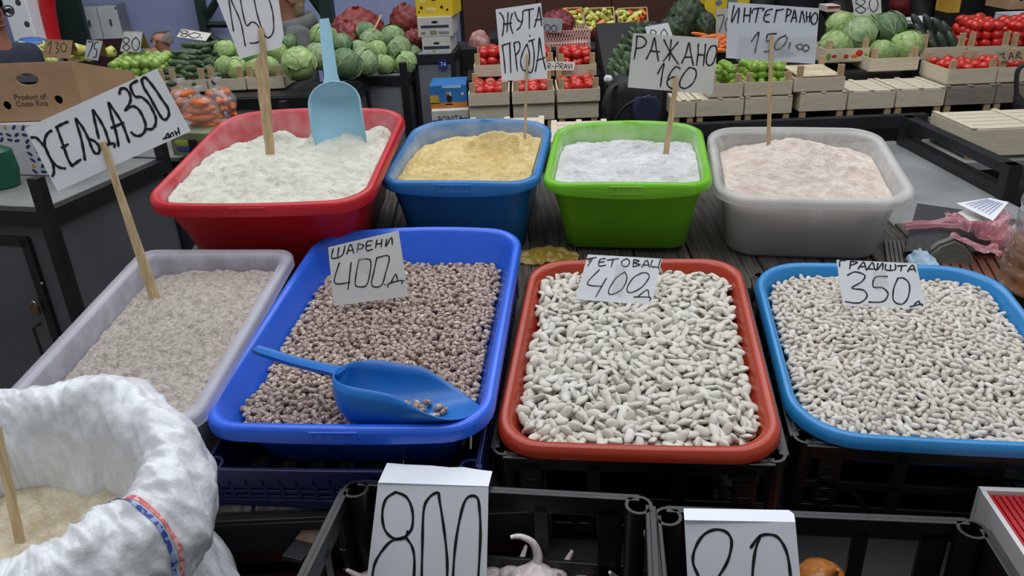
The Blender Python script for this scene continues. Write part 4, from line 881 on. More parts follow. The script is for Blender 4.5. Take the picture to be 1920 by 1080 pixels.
# ---- tables and cabinets
def cabinet(fr, yaw, w, d, h, label, door=False, top=True, mfront=PANEL2, mside=PANEL, post=.035, extra=.06, mtop=TOPG):
    """steel-framed grey cabinet; fr = front right corner on plan"""
    e = thing('market_cabinet', (fr[0], fr[1], 0), label, 'cabinet', (0, 0, yaw))
    for i, (x, y) in enumerate(((0, 0), (-w, 0), (0, d), (-w, d))):
        place('corner_post', cbox((post, post, h + extra), BLACKM, 'post'), e, loc=(x + (-post / 2 if x == 0 else post / 2), y + (post / 2 if y == 0 else -post / 2), (h + extra) / 2))
    for y in (post / 2, d - post / 2): place('top_rail', cbox((w - 2 * post, post, .05), BLACKM, 'rail'), e, loc=(-w / 2, y, h - .03))
    for x in (-post / 2, -w + post / 2): place('top_rail', cbox((post, d - 2 * post, .05), BLACKM, 'rail'), e, loc=(x, d / 2, h - .03))
    place('front_panel', cbox((w - 2 * post, .01, h - .06), mfront, 'panel'), e, loc=(-w / 2, post * .6, (h - .06) / 2))
    for x in (-post * .6, -w + post * .6): place('side_panel', cbox((.01, d - 2 * post, h - .06), mside, 'panel'), e, loc=(x, d / 2, (h - .06) / 2))
    if top: place('counter_top', cbox((w - 2 * post, d - 2 * post, .02), mtop, 'top'), e, loc=(-w / 2, d / 2, h - .012))
    return e
cabA = cabinet((-1.415, 2.27), math.radians(-14), 1.5, .62, .95, 'grey cabinet with black steel frame and a padlocked door beside the buckwheat tub', mfront=PANEL, extra=.10)
dr = place('door', cbox((.62, .012, .80), PANEL, 'door'), cabA, loc=(-.42, .008, .44))
fr_ = MB().box((.30, 0, 0), (.03, .016, .82)).box((-.30, 0, 0), (.03, .016, .82)).box((0, 0, .40), (.62, .016, .03)).box((0, 0, -.40), (.62, .016, .03)).build('door_frame', BLACKM, dr, smooth=0)
pk = MB(); pk.box((0, 0, 0), (.028, .012, .034)); lk = pk.build('padlock', mat('brass', (120, 100, 62), .4, .2, 40, metallic=.7), dr, bevel=.002, loc=(.275, -.024, .17))
sh_ = MB(); sh_.tube([Vector((.009 * math.cos(a), 0, .017 + .012 + .010 * math.sin(a))) if True else 0 for a in np.linspace(0, math.pi, 9)], .0025, 6); sh_.build('shackle', mat('steel_shackle', (170, 170, 170), .3, .1, metallic=.8), dr, loc=(.275, -.024, .16))
hd = MB(); hd.tube([(0, 0, .05), (0, -.03, .05), (0, -.03, -.05), (0, 0, -.05)], .005, 8); hd.build('pull_handle', BLACKM, dr, loc=(.262, -.012, .06), smooth=40)
for z in (.12, .32, .5, .7): MB().ball((0, 0, 0), (.006, .004, .006), 8, 6).build('rivet', mat('steel_rivet', (150, 150, 150), .4, metallic=.8), cabA, loc=(-.10, -.002, z))
cabB = cabinet((-1.20, 2.98), math.radians(-14), 1.0, .75, .90, 'grey cabinet with black frame carrying the bags of carrots', mfront=PANEL, extra=.08)
cabC = cabinet((-.80, 4.04), math.radians(-5), 1.9, .45, .93, 'long grey cabinet with black frame under the crates of cucumbers', extra=.07, mtop=BLACKM)
cabD = cabinet((-.55, 4.50), math.radians(-12), .5, .45, .94, 'narrow grey cabinet with black frame under the pile of cabbages', extra=.07)
cabE = cabinet((-.275, 4.62), math.radians(-4), .24, .33, 1.035, 'small grey cabinet with the blue number plate 74', mfront=PANEL2, extra=.0, post=.024)
pl = thing('number_plate', U(831, 121, 4.615), 'small blue number plate reading 74 on the grey cabinet', 'number plate', (0, 0, math.radians(-6)))
MB().box((0, 0, 0), (.048, .003, .052)).build('plate', mat('blue_enamel', (32, 38, 120), .4), pl, bevel=.001)
textmesh('plate_digits', '74', .034, mat('white_enamel', (225, 228, 235), .5), pl, Matrix.Translation((0, -.0022, 0)) @ Matrix.Rotation(math.pi / 2, 4, 'X'))
# right frame table (2.2 - 2.95 m away) and back stall table
fr = thing('frame_table', (1.3, 2.5, 0), 'grey-topped table with a raised black steel side frame right of the flour tubs', 'table')
MB().box((-.12, .05, .835), (.75, .95, .02)).build('table_top', TOPG, fr, smooth=0)
for x, y in ((-.48, -.40), (.26, -.40), (-.48, .50), (.26, .50)): MB().box((0, 0, .4125), (.04, .04, .825)).build('leg', BLACKM, fr, smooth=0, loc=(x, y, 0))
MB().box((-.12, -.425, .815), (.76, .03, .06)).build('front_rail', BLACKM, fr, smooth=0)
for z in (.94, .865): MB().box((.26, .125, z), (.04, .70, .035)).build('side_rail', BLACKM, fr, smooth=0, bevel=.002)
for y in (-.205, .455): MB().box((.26, y, .90), (.042, .042, .115)).build('rail_post', BLACKM, fr, smooth=0)
rf = thing('rail_frame', (1.2, 3.13, 0), 'long black steel rail with a dark panel in front of the stall crates', 'rail')
MB().box((0, 0, .90), (1.04, .04, .05)).build('top_rail', BLACKM, rf, smooth=0)
MB().box((0, .04, .80), (1.04, .02, .14)).build('rail_panel', mat('black_panel', (36, 37, 41), .5, .1), rf, smooth=0)
for x in (-.49, .49): MB().box((x, 0, .4375), (.04, .04, .875)).build('leg', BLACKM, rf, smooth=0)
stt = thing('stall_table', (1.2, 4.5, 0), 'black stall table carrying the wooden crates of tomatoes and limes', 'table')
MB().box((.66, -.12, .70), (3.70, 1.05, .03)).build('table_top', BLACKM, stt, smooth=0)
MB().box((.55, -.655, .722), (3.4, .02, .02)).build('edge_strip', mat('worn_steel', (140, 142, 140), .4, .2, 8, metallic=.5), stt, smooth=0)
MB().box((.66, -.62, .62), (3.70, .02, .13)).build('apron', mat('black_panel', (36, 37, 41), .5), stt, smooth=0)
for x in (-1.14, 0.6, 2.4):
    for y in (-.6, .36): MB().box((x, y, .3425), (.05, .05, .685)).build('leg', BLACKM, stt, smooth=0)
# ---- crates of the back stall
GI = 'upturned wooden crates on the stall edge'
YB = 3.95
for (x0, x1), lb in zip(((882, 958), (964, 1042), (1047, 1124)), ('beside the white and blue cartons', 'below the corn flour sign', 'beside the black backpack')):
    px_crate(x0, x1, 228, 4.02, 'upturned wooden crate under the front tomatoes ' + lb, inv=True, group=GI, ph=.125, bh=.075, z=.716)
for (x0, x1), lb in zip(((1262, 1304), (1306, 1394), (1396, 1484)), ('narrow upturned wooden crate between backpack and lime crates', 'upturned wooden crate under the limes beside the rye sign', 'upturned wooden crate under the limes below the wholemeal sign')):
    px_crate(x0, x1, 221, 3.95, lb, inv=True, group=GI, ph=.125, bh=.08, z=.716)
for (x0, x1), lb in zip(((1499, 1585), (1588, 1674), (1677, 1766)), ('upturned wooden crate under the nearly empty crate', 'bare upturned wooden crate below the printed cabbage crate', 'bare upturned wooden crate below the plain cabbage crate')):
    px_crate(x0, x1, 214, 3.92, lb, inv=True, group=GI, ph=.140, bh=.085, z=.716)
for (x0, x1), lb in zip(((1769, 1859), (1861, 1952)), ('upturned greyish wooden crate under the tomatoes below the zucchini', 'upturned greyish wooden crate behind the curved umbrella handle')):
    px_crate(x0, x1, 213, 3.92, lb, inv=True, group=GI, ph=.140, bh=.085, z=.716, m=mat('grey_poplar', (140, 130, 118), .8, .1, 5, stretch=(3, 30, 30)))
CR = {}
def named_crate(key, x0, x1, yb, Y, label, **k): CR[key] = px_crate(x0, x1, yb, Y, label, **k)
for i, (x0, x1) in enumerate(((879, 957), (961, 1042), (1046, 1127))):
    named_crate('tf%d' % i, x0, x1, 186, 4.0, ['low open crate of tomatoes beside the blue carton', 'low open crate of tomatoes behind the corn flour sign', 'low open crate of tomatoes beside the cucumber heap'][i], group='front tomato crates', ph=.115, bh=.062, z=.8492)
for i, (x0, x1) in enumerate(((890, 962), (966, 1042), (1046, 1120))):
    named_crate('tb%d' % i, x0, x1, 145, 4.32, ['raised crate of tomatoes beside the pink and white bag', 'raised crate of tomatoes behind the corn flour sign', 'raised crate of tomatoes with the R-PRAVI strip'][i], group='raised tomato crates', ph=.12, bh=.06)
for i, (x0, x1) in enumerate(((1330, 1394), (1397, 1486))):
    named_crate('lm%d' % i, x0, x1, 174, 3.96, ['open wooden crate of limes beside the rye sign', 'open wooden crate of limes below the wholemeal sign'][i], group='lime crates', ph=.11, bh=.065, z=.8492)
named_crate('empty', 1491, 1583, 173, 3.93, 'open wooden crate holding only a cardboard lid', ph=.125, bh=.065, z=.864)
named_crate('cb1', 1546, 1629, 118, 4.34, 'wooden crate with printed fruit pictures under the large cabbages', ph=.115, bh=.07, front=None)
named_crate('cb2', 1631, 1721, 134, 4.22, 'plain wooden crate of cabbages beside the zucchini', ph=.115, bh=.065)
named_crate('tr0', 1776, 1866, 159, 3.95, 'long wooden crate of tomatoes below the zucchini', ph=.115, bh=.072, z=.864)
named_crate('tr1', 1868, 1958, 159, 3.95, 'wooden crate of tomatoes behind the cardboard tag', ph=.115, bh=.072, z=.864)
named_crate('zu', 1724, 1808, 112, 4.34, 'wooden crate of dark zucchini', ph=.13, bh=.06)
named_crate('tr2', 1812, 1890, 110, 4.34, 'raised wooden crate heaped with tomatoes beside the zucchini', ph=.13, bh=.06)
named_crate('tr3', 1892, 1975, 110, 4.34, 'raised wooden crate heaped with tomatoes at the stall end', ph=.13, bh=.06)
# steps that carry the raised crates
def riser(x0, x1, y0, y1, z0, z1, label):
    e = thing('display_step', ((x0 + x1) / 2, (y0 + y1) / 2, z0), label, 'step'); MB().box((0, 0, (z1 - z0) / 2 - .006), (x1 - x0, y1 - y0, z1 - z0 - .012)).build('step_block', DARKW, e, smooth=0); MB().box((0, 0, z1 - z0 - .006), (x1 - x0, y1 - y0, .012)).build('step_board', BLACKM, e, smooth=0)
riser(-.20, .62, 4.325, 4.66, .716, CR['tb1'][1].z - .001, 'dark step under the raised tomato crates')
riser(1.58, 2.16, 4.255, 4.60, .716, min(CR['cb2'][1].z, CR['cb1'][1].z) - .001, 'dark step under the cabbage crates')
riser(2.18, 2.98, 4.35, 4.70, .716, CR['tr2'][1].z - .001, 'dark step under the raised zucchini and tomato crates')
# printed fruit on the cabbage crate board
pb = CR['cb1'][0]; wv = CR['cb1'][2]
prn = MB().box((0, -.1515, .041), (wv - .004, .0012, .066)).build('printed_label', mat('label_white', (206, 196, 170), .7), pb, smooth=0)
for x, z, rx, rz, c in ((.065, .05, .020, .018, (196, 44, 30)), (.04, .035, .02, .010, (216, 110, 40)), (-.005, .034, .014, .012, (186, 40, 36)), (-.07, .038, .014, .009, (170, 40, 40)), (-.10, .035, .012, .02, (110, 150, 50)), (.10, .03, .012, .02, (130, 160, 60))):
    MB().ball((x, -.1525, z), (rx, .001, rz), 12, 6).build('fruit_print', mat('print_%d_%d' % (c[0], c[1]), c, .6), pb)
# upside-down crate on the frame table and one behind the corn-flour tub
fa = UZ(1822, 241, .925); ba = UZ(1761, 214, .925); dv = (ba - fa); dd = max(dv.length, .30); yw = math.atan2(dv.y, dv.x) - math.pi / 2
Mc = Matrix.Rotation(yw * .5, 3, 'Z'); cc = fa + Mc @ Vector((.25, dd / 2, 0))
wcrate((cc.x, cc.y, .925 - .123), yw * .5, 'upturned pale wooden crate with slatted top lying beside the steel frame', w=.50, d=dd, bh=.10, ph=.115, inv=True)
e_ = thing('side_table', (cc.x + .15, cc.y, 0), 'low grey table under the upturned pale crate', 'table'); MB().box((0, 0, .787), (.86, dd + .06, .03)).build('table_top', TOPG, e_, smooth=0)
for x in (-.40, .40):
    for y in (-.16, .16): MB().box((x, y, .385), (.04, .04, .77)).build('leg', BLACKM, e_, smooth=0)
bk1 = UZ(950, 219, .985); wcrate((bk1.x - .01, bk1.y - .18, .985 - .123), math.radians(-4), 'upturned wooden crate behind the steel blue tub', w=.30, d=.36, bh=.09, ph=.115, inv=True)
bk2 = UZ(1070, 225, .975); wcrate((bk2.x + .02, bk2.y - .17, .975 - .123), math.radians(-4), 'upturned wooden crate half hidden behind the lime green tub', w=.22, d=.34, bh=.09, ph=.115, inv=True)
e_ = thing('low_table', ((bk1.x + bk2.x) / 2, bk1.y - .18, 0), 'low dark table behind the flour tubs carrying two upturned crates', 'table'); zt = .851; MB().box((0, 0, zt - .017), (.72, .46, .03)).build('table_top', BLACKM, e_, smooth=0)
for x in (-.33, .33):
    for y in (-.2, .2): MB().box((x, y, (zt - .032) / 2), (.04, .04, zt - .032)).build('leg', BLACKM, e_, smooth=0)
# ---- left stall crates
ZL = .932
for i, (x0, x1, yb) in enumerate(((190, 316, 166), (319, 390, 163), (391, 462, 158), (463, 534, 154))):
    named_crate('l%d' % i, x0, x1, yb, 4.28, ['open wooden crate of green apples', 'open wooden crate heaped with cucumbers', 'open wooden crate of pale leafy cabbages', 'open wooden crate of leafy cabbages beside the big stick'][i], ph=.12, bh=.06, z=ZL + .002)
named_crate('l4', 60, 180, 172, 4.34, 'open wooden crate of yellow peppers', ph=.12, bh=.06, z=ZL + .002)
# ================================================================== produce
def inst(name, meshes, p, rot, s, label, cat, group):
    o = bpy.data.objects.new(name, rnd.choice(meshes)); COL.objects.link(o); o.location = p; o.rotation_euler = rot; o.scale = (s, s, s); return tag(o, label, cat, group)
TOMM = mat('tomato_skin', (206, 40, 30), .25, .12, 5, spec=.5, objrand=.15, coat=.3)
GRM = mat('leaf_green', (58, 96, 40), .6, .2, 20)
def tomato(seed):
    R = random.Random(seed); mb = MB(); n = 16; lo = []
    for i in range(11):
        a = -math.pi / 2 + math.pi * i / 10; r = max(math.cos(a), .02); z = .8 * math.sin(a) - (.12 * math.exp(-(r / .35) ** 2) if a > 0 else 0)
        lo.append([Vector((r * (1 + .05 * math.cos(5 * 2 * math.pi * j / n + seed)) * math.cos(2 * math.pi * j / n), r * (1 + .05 * math.cos(5 * 2 * math.pi * j / n + seed)) * math.sin(2 * math.pi * j / n), z)) for j in range(n)])
    mb.loft(lo, True, True)
    for k in range(5):
        b = 2 * math.pi * k / 5; x = Vector((math.cos(b), math.sin(b), 0)); y = Vector((-math.sin(b), math.cos(b), 0)); zc = Vector((0, 0, .72))
        mb.add([zc, zc + x * .2 + y * .07 + Vector((0, 0, .03)), zc + x * .38 + Vector((0, 0, .0)), zc + x * .2 - y * .07 + Vector((0, 0, .03))], [(0, 1, 2, 3)], 1)
    return mb.mesh('tomato', [TOMM, GRM], 60)
TOM = [tomato(k) for k in range(4)]
def fill(crate, key, n, r, base, layers, fn, spread=(.92, .92), seed=0, jit=.3, slope=0.):
    """settle n things of radius r into a crate in layers"""
    e, c, w = CR[key]; d = .30; R = random.Random(seed); L = e.location; out = []
    for l in range(layers):
        nx = max(1, int((w - .03) / (2 * r * .95))); ny = max(1, int((d - .04) / (2 * r * .95)))
        for i in range(nx):
            for j in range(ny):
                x = -(w - .03) / 2 + r + (w - .03 - 2 * r) * (i / max(nx - 1, 1)) + R.uniform(-jit, jit) * r * .5
                y = -(d - .04) / 2 + r + (d - .04 - 2 * r) * (j / max(ny - 1, 1)) + R.uniform(-jit, jit) * r * .5
                if l: x *= .85; y = y * .85
                z = base + r + l * r * 1.35 + R.uniform(0, .25) * r + slope * (y + d / 2)
                fn(Vector((L.x + x, L.y + y, L.z + z)), R)
def tom(label, group, r): return lambda p, R: inst('tomato', TOM, p, (R.uniform(-.9, .5), R.uniform(-.7, .7), R.uniform(0, 6)), r * R.uniform(.9, 1.12), label, 'tomato', group)
for i in range(3):
    fill(None, 'tf%d' % i, 0, .031, .036, 1, tom('shiny red tomato in the front row of crates behind the corn flour sign', 'tomatoes in the front crates', .031), seed=i)
    fill(None, 'tb%d' % i, 0, .031, .040, 2, tom('red tomato in the raised crates behind the corn flour sign', 'tomatoes in the raised crates', .031), seed=10 + i)
for i in range(2):
    fill(None, 'tr%d' % i, 0, .031, .044, 1, tom('red tomato in the lower crates at the right end of the stall', 'tomatoes in the lower right crates', .031), seed=20 + i)
for i in (2, 3):
    fill(None, 'tr%d' % i, 0, .033, .03, 3, tom('red tomato heaped beside the zucchini at the stall end', 'tomatoes in the raised right crates', .033), seed=30 + i, slope=.12)
# limes and apples
LIM = mat('lime_skin', (134, 170, 62), .3, .1, 8, spec=.4, objrand=.15, coat=.2); APM = mat('green_apple_skin', (150, 184, 84), .28, .12, 6, objrand=.15, coat=.3)
def apple(seed, m, el=.92):
    mb = MB(); mb.lathe([(0, -.82 * el), (.25, -.86 * el), (.6, -.72 * el), (.9, -.3 * el), (1, .1 * el), (.92, .5 * el), (.65, .82 * el), (.3, .9 * el), (.1, .76 * el), (0, .7 * el)], 16)
    mb.tube([(0, 0, .68 * el), (.05, .03, 1.05 * el)], .035, 6, mi=1); return mb.mesh('apple', [m, GRM], 60)
LIME = [apple(k, LIM, .95) for k in range(2)]; APPL = [apple(k, APM, .9) for k in range(2)]
for i in range(2): fill(None, 'lm%d' % i, 0, .026, .03, 3, lambda p, R: inst('lime', LIME, p, (R.uniform(-1, 1), R.uniform(-1, 1), R.uniform(0, 6)), .026 * R.uniform(.9, 1.1), 'round green lime in the crates under the wholemeal sign', 'lime', 'limes in the two crates'), seed=40 + i)
fill(None, 'l0', 0, .030, .03, 3, lambda p, R: inst('apple', APPL, p, (R.uniform(-1, 1), R.uniform(-1, 1), R.uniform(0, 6)), .030 * R.uniform(.9, 1.12), 'shiny green apple in the crate beside the cucumbers', 'apple', 'green apples'), seed=50, slope=.12)
# cucumbers and zucchini
def cuke(seed, L=1., r=.2, bend=.12, m=None, name='cucumber'):
    R = random.Random(seed); b = bend * R.uniform(-1, 1); mb = MB(); n = 10
    pts = [Vector((L * (s - .5), b * (1 - (2 * s - 1) ** 2), 0)) for s in np.linspace(0, 1, 13)]
    rad = [r * max(.05, (1 - abs(2 * s - 1) ** 3.2)) ** .6 * (1 + .03 * R.uniform(-1, 1)) for s in np.linspace(0, 1, 13)]
    mb.tube(pts, rad, n); return mb.mesh(name, m, 60)
CUM = mat('cucumber_skin', (76, 98, 66), .42, .22, 9, .2, 40, objrand=.22, stretch=(.4, 3, 3)); ZUM = mat('zucchini_skin', (52, 66, 52), .38, .15, 14, .1, 60, objrand=.15)
CUK = [cuke(k, 1, .145, .09, CUM) for k in range(5)]; ZUC = [cuke(k, 1, .135, .05, ZUM, 'zucchini') for k in range(3)]
R = random.Random(3); L0 = CR['l1'][0].location
for l, n in enumerate((9, 9, 9, 8, 7, 6, 4)):
    for i in range(n):
        f = (i + .5) / n - .5; wd = .42 - .035 * l
        p = Vector((L0.x + .02 - .05 * (l < 3) + f * wd + R.uniform(-.02, .02), L0.y - .11 + .035 * l + R.uniform(-.02, .02), L0.z + .045 + .029 * l + R.uniform(-.006, .006)))
        inst('cucumber', CUK, p, (R.uniform(0, 6), R.uniform(-.12, .12), R.choice((0, 0, 3.14)) + R.uniform(-1.1, 1.1)), R.uniform(.10, .135), 'short green cucumber heaped behind the buckwheat sign', 'cucumber', 'cucumbers on the left stall')
# cucumber slope beside the black backpack
for l in range(13):
    for i in range(5 if l else 4):
        q = U(1142 + l * 5.2 + i * 17 - (l > 7) * 8 + R.uniform(-4, 4), 146 - l * 7.3 + R.uniform(-3, 3), 4.02 + .045 * l + R.uniform(0, .03))
        inst('cucumber', CUK, q, (R.uniform(0, 6), R.uniform(.5, 1.35), R.uniform(-.7, .5)), R.uniform(.11, .15), 'long green cucumber in the tall heap behind the black backpack', 'cucumber', 'cucumbers in the middle heap')
hp = thing('cucumber_bin', (CR['tf2'][0].location.x + .29, 4.36, .716), 'dark bin filled up under the tall heap of cucumbers', 'bin')
hm = MB(); hm.loft([[Vector(v) for v in ((-.13, -.22, z0), (.22, -.22, z0), (.22, .32, z1), (-.13, .32, z1))] for z0, z1 in ((0, 0), (.19, .44))], True, True); hm.build('bin_body', DARKW, hp, smooth=0)
for i, (x, y, L_, rz, ry) in enumerate([(1735, 82, .17, 1.1, .5), (1752, 84, .19, 1.0, .55), (1772, 90, .20, .95, .6), (1790, 88, .2, .95, .62), (1745, 52, .18, 1.2, .5), (1722, 48, .16, 1.3, .4), (1764, 62, .2, 1., .5), (1782, 68, .2, 1., .5), (1728, 66, .16, 1.2, .4), (1755, 96, .15, 1., .5)]):
    inst('zucchini', ZUC, U(x, y, 4.42 + (96 - y) * .004), (R.uniform(0, 6), .75 + ry * .5, -.35 + .3 * (rz - 1)), L_, 'dark green zucchini piled in the crate beside the cabbages', 'zucchini', 'zucchini in the crate')
# cabbages
CBM = {}
def cabmat(k, rgb, rgb2):
    m = mat('cabbage_leaf_%d' % k, rgb, .55, .1, 3.5, .25, 9, rgb2=rgb2, detail=6, objrand=.08); return m
CABM = [cabmat(0, (156, 178, 132), (112, 142, 96)), cabmat(1, (168, 192, 128), (118, 150, 84)), cabmat(2, (112, 142, 100), (78, 108, 72)), cabmat(3, (182, 200, 140), (120, 158, 76))]
VEIN = mat('cabbage_vein', (196, 208, 160), .6)
def cab_meshes(m, seed):
    mb = MB(); mb.ball((0, 0, 0), 1, 28, 18); mb.v = [tuple(Vector(v) * (1 + .05 * noise.noise(Vector(v) * 1.3 + Vector((seed, 0, 0))) + .015 * noise.noise(Vector(v) * 5))) for v in mb.v]; head = mb.mesh('cabbage_head', m, 180)
    leaves = []
    for k in range(4):
        a0 = k * 1.57 + seed; lm = MB()
        def fn(u, v):
            ph = (-.75 + 1.75 * v) * 1.1; sp = .95 * math.sin(max(.12, min(1, .25 + v)) * math.pi * .62); th = a0 + (u - .5) * 2 * sp * (1.0 - .55 * max(0, v - .55))
            rr = 1.03 + .02 * k + .07 * max(0, v - .7) * 2 + .10 * max(0, abs(u - .5) * 2 - .75) + .02 * noise.noise(Vector((u * 5, v * 5, seed + k))) - .025 * math.exp(-((u - .5) / .05) ** 2) * 0
            return (rr * math.cos(ph) * math.cos(th), rr * math.cos(ph) * math.sin(th), rr * math.sin(ph))
        lm.grid(fn, 14, 12); vm = MB()
        for s in (0, -.5, .5):
            pts = [Vector(fn(.5 + s * .6 * v, .05 + v * .8)) * 1.012 for v in np.linspace(0, 1, 9)] if s == 0 else [Vector(fn(.5 + s * .62 * v, .25 + v * .6)) * 1.012 for v in np.linspace(0, 1, 7)]
            vm.tube(pts, [(.035 if s == 0 else .018) * (1 - .7 * i / (len(pts) - 1)) for i in range(len(pts))], 6)
        leaves.append((lm.mesh('outer_leaf', m, 180), vm.mesh('leaf_vein', VEIN, 180)))
    return head, leaves
CABS = [cab_meshes(m, i * 1.7) for i, m in enumerate(CABM)]
def cabbage(px, py, rp, Y, k, label, group, rot=None, flat=.92, nl=4):
    p = U(px, py, Y); d = (p - Vector((0, 0, CAMZ))).length; r = rp / F * d * .96; head, leaves = CABS[k]
    e = thing('cabbage', p, label, 'cabbage', rot or (rnd.uniform(-.8, .3), rnd.uniform(-.6, .6), rnd.uniform(0, 6)), group); e.scale = (r, r, r * flat)
    place('cabbage_head', head, e)
    for lf, vn in leaves[:nl]: l = place('outer_leaf', lf, e); place('leaf_vein', vn, l)
for x, y, r, Y, k in ((696, 76, 21, 4.85, 0), (736, 70, 23, 4.9, 0), (706, 95, 20, 4.72, 1), (748, 93, 23, 4.78, 0), (722, 121, 19, 4.62, 1), (761, 118, 21, 4.64, 1), (672, 95, 20, 4.75, 0), (772, 103, 18, 4.8, 0), (686, 60, 18, 4.95, 2)):
    cabbage(x, y, r, Y, k, 'round pale green cabbage stacked on the cabinet beside the onion sacks', 'cabbages on the narrow cabinet')
for x, y, r, Y, k in ((650, 119, 28, 4.35, 2), (684, 116, 25, 4.45, 0), (600, 106, 26, 4.4, 0), (561, 121, 30, 4.25, 3), (608, 70, 24, 4.6, 1), (640, 84, 20, 4.6, 2)):
    cabbage(x, y, r, Y, k, 'large green cabbage with loose outer leaves behind the pale blue scoop', 'cabbages behind the pale blue scoop')
for x, y, r, Y, k in ((421, 92, 18, 4.5, 3), (418, 122, 17, 4.4, 1), (442, 126, 19, 4.42, 3), (480, 126, 18, 4.42, 3), (505, 122, 18, 4.45, 1), (520, 95, 20, 4.5, 3), (500, 100, 16, 4.55, 0), (470, 104, 18, 4.5, 2), (540, 80, 16, 4.6, 2), (452, 102, 15, 4.55, 0)):
    cabbage(x, y, r, Y, k, 'loose leafy pale cabbage in the crates beside the cucumbers', 'leafy cabbages in the left crates', flat=.8)
for x, y, r, Y, k, l in ((1577, 50, 25, 4.62, 3, 'pale cabbage with a white rib behind the wholemeal sign'), (1612, 66, 29, 4.5, 0, 'large bluish green cabbage above the printed crate'), (1664, 54, 29, 4.62, 2, 'largest dark green cabbage under the 80 tag'), (1566, 88, 27, 4.46, 1, 'light green cabbage low in the printed crate'), (1655, 97, 21, 4.36, 1, 'small trimmed cabbage in the plain crate'), (1700, 86, 26, 4.4, 3, 'bright green cabbage with an open leaf beside the zucchini'), (1622, 40, 24, 4.75, 1, 'cabbage partly covered by the 80 tag')):
    cabbage(x, y, r, Y, k, l, 'cabbages at the right stall')
# ---- peppers in trays
PEPM = [mat('pepper_yellow', (214, 212, 110), .3, .1, 5, coat=.2), mat('pepper_orange', (222, 130, 46), .3, .1, 5, coat=.2), mat('pepper_red', (206, 66, 36), .3, .1, 5, coat=.2)]
def pepper(m, seed):
    mb = MB(); n = 12; lo = []
    for i in range(10):
        s = i / 9; r = (.30 * (1 - s) ** .6 + .03) * (.6 if i == 0 else 1)
        lo.append([Vector((s * 1. - .5, r * (1 + .10 * math.cos(3 * a + seed)) * math.cos(a) + .08 * math.sin(s * 3), r * (1 + .10 * math.cos(3 * a + seed)) * math.sin(a))) for a in [2 * math.pi * j / n for j in range(n)]])
    mb.loft(lo, True, True); mb.tube([(-.48, 0, 0), (-.62, .03, .05)], .05, 6, mi=1); return mb.mesh('pepper', [m, GRM], 60)
PEP = [pepper(m, k) for k, m in enumerate(PEPM)]
R = random.Random(9)
for (x0, x1, nm) in ((1058, 1092, 0), (1095, 1152, 1), (1160, 1214, 2)):
    a, b = U(x0, 60, 5.3), U(x1, 60, 5.3); w = (b - a).length; c = (a + b) / 2; tl = math.radians(52)
    e = thing('display_tray', c, ['thin wooden tray of peppers behind the red onion sack', 'tilted wooden tray of yellow peppers in front of the brown panels', 'wooden tray of mixed peppers beside the dark net sack'][nm], 'tray', (tl, 0, 0))
    MB().box((0, .07, -.004), (w, .16, .008)).build('tray_floor', WOOD, e, smooth=0)
    for s in (-1, 1): MB().box((s * w / 2, .07, .02), (.006, .16, .05)).build('tray_side', WOOD2, e, smooth=0)
    for yy in (-.009, .149): MB().box((0, yy, .02), (w, .006, .05)).build('tray_end', WOOD2, e, smooth=0)
    M = Matrix.Translation(c) @ Matrix.Rotation(tl, 4, 'X')
    nx = max(2, int(w / .036))
    for i in range(nx):
        for j in range(4):
            p = M @ Vector((-w / 2 + .022 + (w - .044) * i / max(nx - 1, 1) + R.uniform(-.006, .006), .010 + .038 * j + R.uniform(-.008, .008), .018 + R.uniform(0, .016)))
            o = inst('pepper', [R.choice([PEP[0]] * 6 + [PEP[1], PEP[2]])] if nm != 2 else [R.choice(PEP[:1] * 4 + PEP[1:])], p, (R.uniform(-1, 1), R.uniform(-.4, .9), R.uniform(0, 6.3)), R.uniform(.058, .075), 'small pointed pepper in the trays in front of the brown panels', 'pepper', 'peppers in the back trays')
ts = thing('tray_stand', (.62, 5.55, 0), 'dark stand behind the stall carrying the pepper trays', 'stand'); zt = U(1100, 60, 5.3).z - .02
MB().box((0, 0, zt / 2), (1.4, .45, zt)).build('stand_body', DARKW, ts, smooth=0)
R = random.Random(12)
for x, y in ((52, 88), (60, 92), (70, 88), (75, 98), (62, 103), (72, 106), (50, 100), (150, 96), (156, 92), (160, 102), (200, 98), (84, 110), (95, 112), (105, 111), (142, 108)):
    inst('pepper', [PEP[0]], U(x, y, 4.42 + R.uniform(0, .1)), (R.uniform(-1, 1), R.uniform(-.5, .5), R.uniform(0, 6)), .10, 'pale yellow pepper in the crate behind the banana box', 'pepper', 'yellow peppers on the left stall')
# ---- carrots
CAM_ = mat('carrot_skin', (224, 116, 46), .5, .1, 10, .1, 60)
CARR = [cuke(k, 1, .11, .06, CAM_, 'carrot') for k in range(3)]
for i in range(26):
    x = 1312 + R.uniform(0, 46); y = 62 + R.uniform(0, 38) + (1355 - x) * .12 * (R.random() - .4)
    inst('carrot', CARR, U(x, y, 4.35 + (100 - y) * .006), (R.uniform(0, 6), R.uniform(-.5, .2), R.uniform(-.6, .9)), R.uniform(.11, .15), 'orange carrot heaped between the dark net sack and the wholemeal sign', 'carrot', 'carrots in the middle stall')
ch = thing('carrot_bin', (1.22, 4.62, .716), 'dark bin under the heap of carrots', 'bin'); MB().box((0, 0, .14), (.34, .34, .28)).build('bin_body', DARKW, ch, smooth=0)
